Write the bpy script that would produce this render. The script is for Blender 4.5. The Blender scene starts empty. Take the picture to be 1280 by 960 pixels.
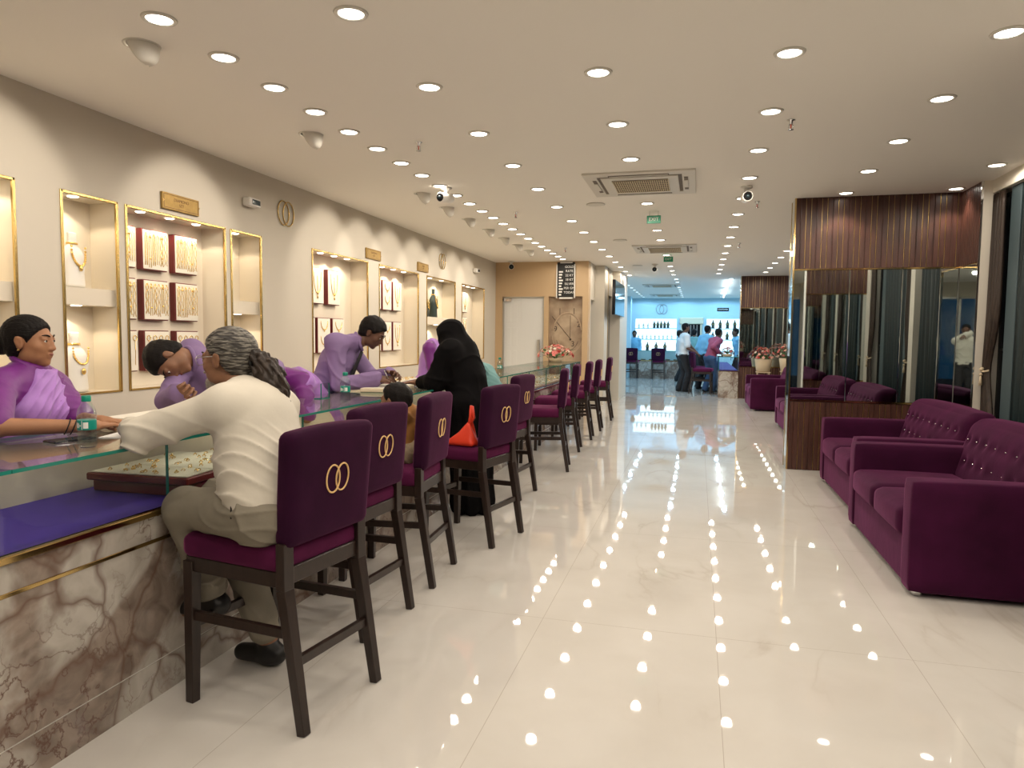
import bpy, bmesh, math, random
import numpy as np
from mathutils import Vector, Matrix, Euler
random.seed(7)
PI = math.pi
C = bpy.context.scene.collection
H_EYE = 1.38
ZC = 2.86          # ceiling height

# ------------------------------------------------------------------ materials
MATS = {}
def _nt(name):
    m = bpy.data.materials.new(name); m.use_nodes = True
    nt = m.node_tree; b = nt.nodes['Principled BSDF']
    MATS[name] = m
    return m, nt, b
def mat(name, col, rough=0.5, metal=0.0, bump=0.0, bscale=60.0, var=0.0, vscale=8.0, sheen=0.0, sheen_col=None,
        emit=0.0, ecol=None, spec=0.5, coat=0.0, stretch=(1, 1, 1), trans=0.0, ior=1.45, sss=0.0):
    m, nt, b = _nt(name)
    b.inputs['Base Color'].default_value = (*col, 1)
    b.inputs['Roughness'].default_value = rough
    b.inputs['Metallic'].default_value = metal
    b.inputs['Specular IOR Level'].default_value = spec
    b.inputs['Coat Weight'].default_value = coat
    b.inputs['Transmission Weight'].default_value = trans
    b.inputs['IOR'].default_value = ior
    if sheen:
        b.inputs['Sheen Weight'].default_value = sheen
        b.inputs['Sheen Roughness'].default_value = 0.35
        b.inputs['Sheen Tint'].default_value = (*(sheen_col or (1, 1, 1)), 1)
    if emit:
        b.inputs['Emission Color'].default_value = (*(ecol or col), 1)
        b.inputs['Emission Strength'].default_value = emit
    if bump or var:
        tc = nt.nodes.new('ShaderNodeTexCoord'); mp = nt.nodes.new('ShaderNodeMapping')
        mp.inputs['Scale'].default_value = stretch
        nt.links.new(tc.outputs['Object'], mp.inputs['Vector'])
    if bump:
        n = nt.nodes.new('ShaderNodeTexNoise'); n.inputs['Scale'].default_value = bscale; n.inputs['Detail'].default_value = 3
        bp = nt.nodes.new('ShaderNodeBump'); bp.inputs['Strength'].default_value = bump; bp.inputs['Distance'].default_value = 0.01
        nt.links.new(mp.outputs[0], n.inputs['Vector']); nt.links.new(n.outputs['Fac'], bp.inputs['Height'])
        nt.links.new(bp.outputs[0], b.inputs['Normal'])
    if var:
        n = nt.nodes.new('ShaderNodeTexNoise'); n.inputs['Scale'].default_value = vscale; n.inputs['Detail'].default_value = 4
        r = nt.nodes.new('ShaderNodeMapRange'); r.inputs[1].default_value = .3; r.inputs[2].default_value = .7
        r.inputs[3].default_value = 1 - var; r.inputs[4].default_value = 1 + var
        mx = nt.nodes.new('ShaderNodeVectorMath'); mx.operation = 'SCALE'; mx.inputs[0].default_value = col
        nt.links.new(mp.outputs[0], n.inputs['Vector']); nt.links.new(n.outputs['Fac'], r.inputs[0])
        nt.links.new(r.outputs[0], mx.inputs['Scale']); nt.links.new(mx.outputs[0], b.inputs['Base Color'])
    return m
def nodes_of(m): return m.node_tree.nodes, m.node_tree.links, m.node_tree.nodes['Principled BSDF']

mat('wall_paint', (.60, .55, .465), .75, bump=.04, bscale=220)
mat('ceiling_paint', (.92, .885, .82), .85)
mat('niche_cream', (.72, .65, .53), .6, bump=.03, bscale=300)
mat('tan_panel', (.56, .40, .235), .5)
mat('white_paint', (.78, .76, .71), .5)
mat('jamb_paint', (.68, .63, .54), .5)
mat('gold', (.62, .44, .17), .22, metal=1.0)
mat('gold_soft', (.80, .55, .20), .33, metal=.9)
mat('gold_jewel', (1.0, .68, .22), .25, metal=.85, emit=0.0)
mat('brass', (.60, .42, .17), .12, metal=1.0)
mat('brass_sign', (.40, .26, .085), .45, metal=.6, var=.15, vscale=20)
mat('ink_brown', (.16, .08, .03), .6)
mat('logo_gold', (.78, .50, .22), .55)
mat('chrome', (.75, .75, .75), .08, metal=1.0)
mat('steel', (.50, .49, .46), .3, metal=1.0)
mat('mirror', (.62, .68, .68), .015, metal=1.0)
mat('white_plastic', (.80, .78, .73), .4)
mat('trim_white', (.70, .67, .60), .5)
mat('slot_dark', (.16, .13, .10), .7)
mat('grille', (.26, .19, .13), .6)
mat('black_gloss', (.012, .012, .013), .08)
mat('black_matt', (.015, .014, .013), .6)
mat('screen_glass', (.03, .05, .06), .06, spec=.8)
mat('velvet', (.075, .007, .040), .85, sheen=.45, sheen_col=(.75, .16, .45), bump=.12, bscale=25, var=.22, vscale=5, spec=.15)
mat('velvet_dark', (.026, .004, .020), .85, sheen=.25, sheen_col=(.6, .15, .4), bump=.1, bscale=20, var=.25, vscale=4, spec=.12)
mat('velvet_sofa', (.040, .0045, .025), .85, sheen=.38, sheen_col=(.6, .17, .42), bump=.12, bscale=18, var=.28, vscale=4, spec=.12)
mat('chair_wood', (.022, .012, .009), .32, var=.3, vscale=14, stretch=(4, 4, .6), spec=.6)
mat('purple_felt', (.055, .027, .31), .6, bump=.05, bscale=200)
mat('burgundy', (.13, .012, .012), .42, coat=.2)
mat('pad_white', (.80, .76, .66), .8, bump=.05, bscale=150)
mat('cream_card', (.72, .62, .44), .7)
mat('paper', (.85, .84, .80), .7)
mat('bust_white', (.86, .83, .76), .6)
mat('bust_black', (.02, .035, .03), .5)
mat('skin_warm', (.36, .17, .085), .55, bump=.05, bscale=90, var=.08, vscale=14)
mat('skin_brown', (.24, .115, .062), .5, bump=.05, bscale=90, var=.1, vscale=14)
mat('skin_dark', (.13, .06, .035), .5, bump=.05, bscale=90, var=.1, vscale=14)
mat('lip', (.22, .06, .045), .45)
mat('eye_white', (.7, .66, .6), .2)
mat('iris', (.015, .008, .005), .15)
mat('hair_black', (.008, .006, .0055), .55, bump=.5, bscale=60, stretch=(1, 1, 5), spec=.18)
mat('magenta_silk', (.16, .016, .20), .45, bump=.2, bscale=25, var=.12, vscale=9, sheen=.3)
mat('lilac_silk', (.40, .19, .58), .5, bump=.2, bscale=22, var=.1, vscale=7, sheen=.3)
mat('lavender_shirt', (.23, .15, .31), .7, bump=.25, bscale=18, var=.08)
mat('white_shirt', (.62, .575, .49), .8, bump=.25, bscale=14, var=.04, vscale=4)
mat('white_tee', (.62, .66, .68), .8, bump=.2, bscale=14)
mat('khaki', (.22, .195, .15), .8, bump=.25, bscale=16, var=.1)
mat('beige_cloth', (.36, .28, .18), .8, bump=.2, bscale=20)
mat('ochre_cloth', (.34, .15, .035), .8, bump=.2, bscale=20)
mat('black_cloth', (.004, .0035, .004), .85, bump=.3, bscale=12, spec=.12)
mat('dark_trousers', (.02, .018, .02), .8)
mat('teal_cloth', (.16, .33, .33), .75, bump=.2, bscale=18, var=.1)
mat('blue_cloth', (.18, .42, .60), .75, bump=.1, bscale=18)
mat('pink_cloth', (.34, .07, .13), .8, bump=.2, bscale=18)
mat('jeans', (.06, .12, .24), .85, bump=.1, bscale=80)
mat('shoe_black', (.012, .011, .011), .4)
mat('orange_red', (.75, .05, .018), .45, bump=.2, bscale=14)
mat('teal_label', (.0, .28, .22), .4)
mat('teal_cap', (.0, .25, .17), .35)
mat('green_sign', (.03, .30, .17), .4)
mat('red_bulb', (.5, .05, .02), .3)
mat('leaf', (.05, .14, .03), .6, var=.3)
mat('petal_pink', (.80, .28, .26), .6, var=.2)
mat('petal_blush', (.80, .50, .40), .6, var=.2)
mat('petal_red', (.55, .05, .04), .6)
mat('petal_white', (.85, .78, .66), .6)
mat('pot_cream', (.62, .50, .34), .6, bump=.3, bscale=40, stretch=(1, 1, .05))
mat('curtain', (.035, .022, .015), .5, metal=.2, bump=.4, bscale=30, stretch=(1, 6, .05), var=.5, vscale=10)
mat('curtain_teal', (.0032, .013, .015), .5, var=.6, vscale=10, stretch=(1, 6, .1))
mat('frosted', (.74, .75, .74), .22, spec=.6, coat=.4)
mat('post_grey', (.065, .095, .105), .5)
mat('rug_out', (.02, .03, .035), .9)
mat('diffuser', (1, 1, 1), .4, emit=9.0, ecol=(1, .93, .82))
mat('diffuser_cool', (1, 1, 1), .4, emit=7.0, ecol=(.70, .90, 1.0))
mat('lamp_niche', (1, 1, 1), .4, emit=8.0, ecol=(1, .90, .74))
mat('backlit_panel', (.8, .9, .95), .4, emit=.9, ecol=(.72, .93, 1.0))
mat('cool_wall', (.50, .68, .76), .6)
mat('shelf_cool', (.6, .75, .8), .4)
mat('led_tube', (1, 1, 1), .4, emit=8.0, ecol=(.8, .95, 1.0))

# dark teal wall outside the windows
mat('leaf_out', (.01, .05, .07), .8)

def wood_ribs():
    m, nt, b = _nt('ribbed_wood')
    N, L = nt.nodes, nt.links
    tc = N.new('ShaderNodeTexCoord')
    n = N.new('ShaderNodeTexNoise'); n.inputs['Scale'].default_value = 6; n.inputs['Detail'].default_value = 6
    mp = N.new('ShaderNodeMapping'); mp.inputs['Scale'].default_value = (6, 6, .8)
    L.new(tc.outputs['Object'], mp.inputs[0]); L.new(mp.outputs[0], n.inputs['Vector'])
    cr = N.new('ShaderNodeValToRGB')
    cr.color_ramp.elements[0].position = .3; cr.color_ramp.elements[0].color = (.045, .015, .010, 1)
    cr.color_ramp.elements[1].position = .75; cr.color_ramp.elements[1].color = (.095, .034, .022, 1)
    L.new(n.outputs['Fac'], cr.inputs[0]); L.new(cr.outputs[0], b.inputs['Base Color'])
    b.inputs['Roughness'].default_value = .38
wood_ribs()

def glass_mat(name, tint, refl_rough=0.0, ior=1.5):
    m = bpy.data.materials.new(name); m.use_nodes = True; MATS[name] = m
    nt = m.node_tree; N, L = nt.nodes, nt.links
    N.remove(N['Principled BSDF'])
    t = N.new('ShaderNodeBsdfTransparent'); t.inputs[0].default_value = (*tint, 1)
    g = N.new('ShaderNodeBsdfGlossy'); g.inputs['Roughness'].default_value = refl_rough
    lw = N.new('ShaderNodeLayerWeight'); lw.inputs['Blend'].default_value = .5
    pw = N.new('ShaderNodeMath'); pw.operation = 'POWER'; pw.inputs[1].default_value = 4.5; L.new(lw.outputs['Facing'], pw.inputs[0])
    f0 = ((ior - 1) / (ior + 1)) ** 2 * 1.3
    f = N.new('ShaderNodeMath'); f.operation = 'MULTIPLY_ADD'; f.inputs[1].default_value = .9 - f0; f.inputs[2].default_value = f0; L.new(pw.outputs[0], f.inputs[0])
    mx = N.new('ShaderNodeMixShader')
    L.new(f.outputs[0], mx.inputs[0]); L.new(t.outputs[0], mx.inputs[1]); L.new(g.outputs[0], mx.inputs[2])
    L.new(mx.outputs[0], N['Material Output'].inputs[0])
glass_mat('clear_glass', (.95, .97, .95))
glass_mat('window_glass', (.30, .42, .45), 0.0, 1.7)
glass_mat('bottle_plastic', (.86, .92, .93), 0.03, 1.9)
mat('glass_edge', (.02, .22, .17), .12, spec=.8, emit=0.0)

def marble(name, base, vein, patch, rough, scale, tile=None, contrast=1.0, grout=(.3, .27, .23)):
    m, nt, b = _nt(name); N, L = nt.nodes, nt.links
    geo = N.new('ShaderNodeNewGeometry')
    def noise(scale_, det, dist=0.0, vec=None):
        n = N.new('ShaderNodeTexNoise'); n.inputs['Scale'].default_value = scale_; n.inputs['Detail'].default_value = det
        n.inputs['Distortion'].default_value = dist
        L.new(vec or geo.outputs['Position'], n.inputs['Vector']); return n
    def ramp(fac, stops):
        cr = N.new('ShaderNodeValToRGB'); e = cr.color_ramp.elements
        e[0].position, e[0].color = stops[0][0], (*stops[0][1], 1)
        e[1].position, e[1].color = stops[-1][0], (*stops[-1][1], 1)
        for p, c in stops[1:-1]:
            q = e.new(p); q.color = (*c, 1)
        L.new(fac, cr.inputs[0]); return cr
    def mix(fac, a, bcol, kind='MIX'):
        mx = N.new('ShaderNodeMix'); mx.data_type = 'RGBA'; mx.blend_type = kind
        if isinstance(fac, (int, float)): mx.inputs[0].default_value = fac
        else: L.new(fac, mx.inputs[0])
        for i, v in ((6, a), (7, bcol)):
            if isinstance(v, tuple): mx.inputs[i].default_value = (*v, 1)
            else: L.new(v, mx.inputs[i])
        return mx.outputs[2]
    return m, nt, b, geo, noise, ramp, mix

def floor_mat():
    m, nt, b, geo, noise, ramp, mix = marble('floor_marble', 0, 0, 0, 0, 0)
    N, L = nt.nodes, nt.links
    # long faint veins: ridged noise
    mp = N.new('ShaderNodeMapping'); mp.inputs['Rotation'].default_value = (0, 0, .7); mp.inputs['Scale'].default_value = (1.1, .45, 1)
    L.new(geo.outputs['Position'], mp.inputs[0])
    n1 = noise(1.3, 7, .6, mp.outputs[0])
    s = N.new('ShaderNodeMath'); s.operation = 'SUBTRACT'; s.inputs[1].default_value = .5; L.new(n1.outputs['Fac'], s.inputs[0])
    a = N.new('ShaderNodeMath'); a.operation = 'ABSOLUTE'; L.new(s.outputs[0], a.inputs[0])
    v = ramp(a.outputs[0], [(0.0, (1, 1, 1)), (.010, (.35, .35, .35)), (.035, (0, 0, 0))])
    msk = noise(.9, 2); mk = ramp(msk.outputs['Fac'], [(.45, (0, 0, 0)), (.65, (1, 1, 1))])
    vm = N.new('ShaderNodeMath'); vm.operation = 'MULTIPLY'; L.new(v.outputs[0], vm.inputs[0]); L.new(mk.outputs[0], vm.inputs[1])
    vs = N.new('ShaderNodeMath'); vs.operation = 'MULTIPLY'; vs.inputs[1].default_value = .45; L.new(vm.outputs[0], vs.inputs[0])
    cloud = noise(2.2, 5, .4)
    base = ramp(cloud.outputs['Fac'], [(.3, (.63, .60, .555)), (.7, (.69, .665, .625))])
    col = mix(vs.outputs[0], base.outputs[0], (.42, .36, .30))
    # tile joints 0.8 x 1.6 m
    br = N.new('ShaderNodeTexBrick'); br.offset = 0; br.squash = 1
    br.inputs['Scale'].default_value = 1; br.inputs['Brick Width'].default_value = .82; br.inputs['Row Height'].default_value = 1.64
    br.inputs['Mortar Size'].default_value = .0013; br.inputs['Mortar Smooth'].default_value = 0
    mp2 = N.new('ShaderNodeMapping'); mp2.inputs['Location'].default_value = (-.12, -.02, 0)
    L.new(geo.outputs['Position'], mp2.inputs[0]); L.new(mp2.outputs[0], br.inputs['Vector'])
    col = mix(br.outputs['Fac'], col, (.46, .42, .37))
    L.new(col, b.inputs['Base Color'])
    b.inputs['Roughness'].default_value = .022; b.inputs['IOR'].default_value = 1.6
floor_mat()

def counter_marble():
    m, nt, b, geo, noise, ramp, mix = marble('counter_marble', 0, 0, 0, 0, 0)
    N, L = nt.nodes, nt.links
    warp = noise(1.6, 4); sc = N.new('ShaderNodeVectorMath'); sc.operation = 'SCALE'; sc.inputs['Scale'].default_value = .55
    L.new(warp.outputs['Color'], sc.inputs[0])
    ad = N.new('ShaderNodeVectorMath'); ad.operation = 'ADD'; L.new(geo.outputs['Position'], ad.inputs[0]); L.new(sc.outputs[0], ad.inputs[1])
    vo = N.new('ShaderNodeTexVoronoi'); vo.feature = 'DISTANCE_TO_EDGE'; vo.inputs['Scale'].default_value = 3.1
    L.new(ad.outputs[0], vo.inputs['Vector'])
    wn = noise(16, 6); w2 = N.new('ShaderNodeVectorMath'); w2.operation = 'SCALE'; w2.inputs['Scale'].default_value = .16
    L.new(wn.outputs['Color'], w2.inputs[0])
    ad2 = N.new('ShaderNodeVectorMath'); ad2.operation = 'ADD'; L.new(ad.outputs[0], ad2.inputs[0]); L.new(w2.outputs[0], ad2.inputs[1])
    vo2 = N.new('ShaderNodeTexVoronoi'); vo2.feature = 'DISTANCE_TO_EDGE'; vo2.inputs['Scale'].default_value = 6.5
    L.new(ad2.outputs[0], vo2.inputs['Vector'])
    vein = ramp(vo.outputs['Distance'], [(0.0, (1, 1, 1)), (.018, (.5, .5, .5)), (.05, (0, 0, 0))])
    vein2 = ramp(vo2.outputs['Distance'], [(0.0, (1, 1, 1)), (.012, (.6, .6, .6)), (.035, (0, 0, 0))])
    cl = noise(1.5, 5, .8)
    zone = ramp(cl.outputs['Fac'], [(.44, (0, 0, 0)), (.50, (1, 1, 1))])
    fine = noise(9, 7, 1.2)
    brown = ramp(fine.outputs['Fac'], [(.3, (.17, .125, .10)), (.7, (.36, .29, .24))])
    pale = ramp(fine.outputs['Fac'], [(.3, (.42, .38, .33)), (.7, (.56, .52, .47))])
    col = mix(zone.outputs[0], pale.outputs[0], brown.outputs[0])
    z2 = noise(1.1, 3); zz = ramp(z2.outputs['Fac'], [(.42, (0, 0, 0)), (.58, (1, 1, 1))])
    mm = N.new('ShaderNodeMath'); mm.operation = 'MULTIPLY'; L.new(vein2.outputs[0], mm.inputs[0]); L.new(zz.outputs[0], mm.inputs[1])
    col = mix(mm.outputs[0], col, (.12, .06, .042))
    vf = N.new('ShaderNodeMath'); vf.operation = 'MULTIPLY'; vf.inputs[1].default_value = .8; L.new(vein.outputs[0], vf.inputs[0])
    col = mix(vf.outputs[0], col, (.15, .085, .06))
    L.new(col, b.inputs['Base Color']); b.inputs['Roughness'].default_value = .13
counter_marble()

def streak_hair():
    m, nt, b = _nt('hair_grey'); N, L = nt.nodes, nt.links
    tc = N.new('ShaderNodeTexCoord'); mp = N.new('ShaderNodeMapping'); mp.inputs['Scale'].default_value = (1, 1, 7)
    mp.inputs['Rotation'].default_value = (0, .35, .1)
    n = N.new('ShaderNodeTexNoise'); n.inputs['Scale'].default_value = 24; n.inputs['Detail'].default_value = 5; n.inputs['Distortion'].default_value = .5
    L.new(tc.outputs['Object'], mp.inputs[0]); L.new(mp.outputs[0], n.inputs['Vector'])
    cr = N.new('ShaderNodeValToRGB'); e = cr.color_ramp.elements
    e[0].position = .44; e[0].color = (.022, .017, .014, 1); e[1].position = .66; e[1].color = (.26, .24, .20, 1)
    L.new(n.outputs['Fac'], cr.inputs[0]); L.new(cr.outputs[0], b.inputs['Base Color'])
    bp = N.new('ShaderNodeBump'); bp.inputs['Strength'].default_value = .6; bp.inputs['Distance'].default_value = .01
    L.new(n.outputs['Fac'], bp.inputs['Height']); L.new(bp.outputs[0], b.inputs['Normal'])
    b.inputs['Roughness'].default_value = .5
streak_hair()
mat('hair_tail', (.028, .018, .013), .5, bump=.8, bscale=45, var=.6, vscale=30, stretch=(1, 1, .25))
mat('beard_grey', (.30, .27, .23), .7, bump=.6, bscale=90, var=.3, vscale=60)

# ------------------------------------------------------------------ mesh helpers
class MB:
    def __init__(s): s.bm = bmesh.new(); s.smooth = False
    def _xf(s, vs, M):
        if M is not None: bmesh.ops.transform(s.bm, matrix=M, verts=vs)
    def box(s, lo, hi, bev=0.0, seg=2, M=None, mi=0):
        c = [(a + b) / 2 for a, b in zip(lo, hi)]; d = [max(abs(b - a), 1e-5) for a, b in zip(lo, hi)]
        r = bmesh.ops.create_cube(s.bm, size=1.0, matrix=Matrix.Translation(c) @ Matrix.Diagonal((*d, 1)))
        vs = r['verts']
        if bev > 0:
            es = list({e for v in vs for e in v.link_edges})
            rr = bmesh.ops.bevel(s.bm, geom=es, offset=min(bev, min(d) * .49), segments=seg, affect='EDGES', profile=.5)
            vs = list({v for f in rr['faces'] for v in f.verts} | {v for v in vs if v.is_valid})
        if mi:
            for f in {f for v in vs for f in v.link_faces}: f.material_index = mi
        s._xf(vs, M); return s
    def beam(s, a, b, w, d, w2=None, d2=None, up=(1, 0, 0), bev=0.0):
        """tapered rectangular bar from a to b; w measured along 'up' x axis, d across"""
        a, b = Vector(a), Vector(b); z = (b - a).normalized(); x = Vector(up); x = (x - z * x.dot(z)).normalized(); y = z.cross(x)
        w2 = w if w2 is None else w2; d2 = d if d2 is None else d2
        vs = []
        for p, ww, dd in ((a, w, d), (b, w2, d2)):
            for sx, sy in ((-1, -1), (1, -1), (1, 1), (-1, 1)):
                vs.append(s.bm.verts.new(p + x * sx * ww / 2 + y * sy * dd / 2))
        f = [(3, 2, 1, 0), (4, 5, 6, 7)] + [(i, (i + 1) % 4, 4 + (i + 1) % 4, 4 + i) for i in range(4)]
        fs = [s.bm.faces.new([vs[i] for i in q]) for q in f]
        if bev > 0:
            es = list({e for q in fs for e in q.edges})
            bmesh.ops.bevel(s.bm, geom=es, offset=bev, segments=2, affect='EDGES', profile=.5)
        return s
    def cyl(s, a, b, r, r2=None, n=16, caps=True):
        a, b = Vector(a), Vector(b); r2 = r if r2 is None else r2
        z = (b - a).normalized(); x = z.orthogonal().normalized(); y = z.cross(x)
        A, B = [], []
        for i in range(n):
            t = 2 * PI * i / n; d = x * math.cos(t) + y * math.sin(t)
            A.append(s.bm.verts.new(a + d * r)); B.append(s.bm.verts.new(b + d * r2))
        for i in range(n):
            j = (i + 1) % n; s.bm.faces.new((A[i], A[j], B[j], B[i])).smooth = True
        if caps:
            s.bm.faces.new(A[::-1]); s.bm.faces.new(B)
        return s
    def tube(s, pts, r, n=8, closed=False, rad=None):
        pts = [Vector(p) for p in pts]; rings = []; N = len(pts); prev = None
        for i, p in enumerate(pts):
            if closed: t = (pts[(i + 1) % N] - pts[i - 1]).normalized()
            else: t = (pts[min(i + 1, N - 1)] - pts[max(i - 1, 0)]).normalized()
            x = (prev - t * prev.dot(t)).normalized() if prev is not None and (prev - t * prev.dot(t)).length > 1e-6 else t.orthogonal().normalized()
            prev = x; y = t.cross(x); rr = rad[i] if rad else r
            rings.append([s.bm.verts.new(p + (x * math.cos(2 * PI * k / n) + y * math.sin(2 * PI * k / n)) * rr) for k in range(n)])
        for i in range(N if closed else N - 1):
            A, B = rings[i], rings[(i + 1) % N]
            for k in range(n):
                l = (k + 1) % n; s.bm.faces.new((A[k], A[l], B[l], B[k])).smooth = True
        if not closed:
            s.bm.faces.new(rings[0][::-1]); s.bm.faces.new(rings[-1])
        return s
    def lathe(s, prof, c=(0, 0, 0), n=24, M=None, sy=1.0):
        rings = []
        for r, z in prof:
            rings.append([s.bm.verts.new((c[0] + r * math.cos(2 * PI * k / n), c[1] + sy * r * math.sin(2 * PI * k / n), c[2] + z)) for k in range(n)])
        for A, B in zip(rings, rings[1:]):
            for k in range(n):
                l = (k + 1) % n; s.bm.faces.new((A[k], A[l], B[l], B[k])).smooth = True
        if prof[0][0] > 1e-4: s.bm.faces.new(rings[0][::-1])
        if prof[-1][0] > 1e-4: s.bm.faces.new(rings[-1])
        s._xf([v for r in rings for v in r], M); return s
    def ball(s, c, r, sub=2, sc=(1, 1, 1), M=None):
        q = bmesh.ops.create_icosphere(s.bm, subdivisions=sub, radius=r, matrix=Matrix.Translation(c) @ Matrix.Diagonal((*sc, 1)))
        for f in {f for v in q['verts'] for f in v.link_faces}: f.smooth = True
        s._xf(q['verts'], M); return s
    def quad(s, *ps):
        s.bm.faces.new([s.bm.verts.new(p) for p in ps]); return s
    def prism(s, poly, z0, z1, M=None):
        A = [s.bm.verts.new((x, y, z0)) for x, y in poly]; B = [s.bm.verts.new((x, y, z1)) for x, y in poly]
        s.bm.faces.new(A[::-1]); s.bm.faces.new(B)
        for i in range(len(A)):
            j = (i + 1) % len(A); s.bm.faces.new((A[i], A[j], B[j], B[i]))
        s._xf(A + B, M); return s
    def cushion(s, lo, hi, r, bulge=(0, 0, 0), n=14, fn=None, M=None):
        """rounded, swollen block; fn(p)->p extra shaping"""
        c = np.array([(a + b) / 2 for a, b in zip(lo, hi)]); h = np.array([(b - a) / 2 for a, b in zip(lo, hi)])
        r = min(r, h.min() * .98)
        t = np.linspace(-1, 1, n + 1); t = np.sign(t) * np.abs(t) ** .75
        new = []
        for ax in range(3):
            for sg in (-1, 1):
                g = {}
                for i, u in enumerate(t):
                    for j, v in enumerate(t):
                        q = np.zeros(3); q[ax] = sg; q[(ax + 1) % 3] = u; q[(ax + 2) % 3] = v
                        p = q * h; inner = np.clip(p, -(h - r), h - r); d = p - inner; L = np.linalg.norm(d)
                        p = inner + d / max(L, 1e-9) * r
                        w = (1 - u * u) * (1 - v * v); p[ax] += sg * bulge[ax] * w
                        p = p + c
                        if fn: p = fn(p, ax, sg, u, v)
                        g[i, j] = s.bm.verts.new(p)
                new += list(g.values())
                for i in range(n):
                    for j in range(n):
                        q4 = (g[i, j], g[i + 1, j], g[i + 1, j + 1], g[i, j + 1])
                        f = s.bm.faces.new(q4 if sg > 0 else q4[::-1]); f.smooth = True
        bmesh.ops.remove_doubles(s.bm, verts=new, dist=1e-5)
        if M is not None: s._xf([v for v in new if v.is_valid], M)
        return s
    def build(s, name, m, parent=None, smooth=None, loc=None, mats=None):
        me = bpy.data.meshes.new(name); s.bm.to_mesh(me); s.bm.free()
        o = bpy.data.objects.new(name, me); C.objects.link(o)
        for q in (mats or [m]): me.materials.append(MATS[q] if isinstance(q, str) else q)
        if smooth:
            for p in me.polygons: p.use_smooth = True
        if parent is not None: o.parent = parent
        if loc is not None: o.location = loc
        return o

def tag(o, label, cat, group=None, kind=None):
    if label: o['label'] = label
    if cat: o['category'] = cat
    if group: o['group'] = group
    if kind: o['kind'] = kind
    return o
def thing(name, label, cat, loc=(0, 0, 0), rz=0.0, group=None):
    o = bpy.data.objects.new(name, None); C.objects.link(o); o.empty_display_size = .05
    o.location = loc; o.rotation_euler = (0, 0, rz)
    return tag(o, label, cat, group)
def struct(name, mb, m, **k):
    o = mb.build(name, m, **k); o['kind'] = 'structure'; return o
CH = {}
def kids(o): return [c for c in bpy.data.objects if c.parent == o]
def dup(root, loc=None, rz=None, label=None, group=None, cache={}):
    key = root.name
    if key not in cache: cache[key] = [(c, [(g) for g in kids(c)]) for c in kids(root)]
    r = root.copy(); C.objects.link(r)
    if loc is not None: r.location = loc
    if rz is not None: r.rotation_euler = (0, 0, rz)
    if label: r['label'] = label
    if group: r['group'] = group
    for c, gs in cache[key]:
        d = c.copy(); C.objects.link(d); d.parent = r
        for g in gs:
            e = g.copy(); C.objects.link(e); e.parent = d
    return r
def text_obj(s, size, m, loc, rot, parent=None, name='lettering', ext=0.0008, align='CENTER'):
    cu = bpy.data.curves.new(name, 'FONT'); cu.body = s; cu.size = size; cu.extrude = ext; cu.align_x = align; cu.align_y = 'CENTER'
    t = bpy.data.objects.new(name, cu); C.objects.link(t)
    dg = bpy.context.evaluated_depsgraph_get()
    me = bpy.data.meshes.new_from_object(t.evaluated_get(dg)); bpy.data.objects.remove(t)
    o = bpy.data.objects.new(name, me); C.objects.link(o); me.materials.clear(); me.materials.append(MATS[m])
    o.location = loc; o.rotation_euler = rot
    if parent is not None: o.parent = parent
    return o
# ------------------------------------------------------------------ bodies as smooth implicit surfaces
def _n(v): v = np.asarray(v, float); return v / (np.linalg.norm(v) + 1e-12)
def V3(*a): return np.array(a, float)
class Sdf:
    def __init__(s): s.p = []
    def cap(s, a, b, ra, rb=None, k=.02):
        s.p.append(('cap', np.asarray(a, float), np.asarray(b, float), ra, ra if rb is None else rb, k)); return s
    def ell(s, c, r, R=None, k=.02):
        s.p.append(('ell', np.asarray(c, float), np.asarray(r, float), np.eye(3) if R is None else R, 0, k)); return s
    def sub(s, c, r, R=None, k=.01):
        s.p.append(('sub', np.asarray(c, float), np.asarray(r, float), np.eye(3) if R is None else R, 0, k)); return s
    def cut(s, n, d, k=.004):          # keep n.p < d
        s.p.append(('cut', _n(n), float(d), 0, 0, k)); return s
    def cutp(s, n, pt, k=.004): n = _n(n); return s.cut(n, float(n @ np.asarray(pt)), k)
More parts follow.
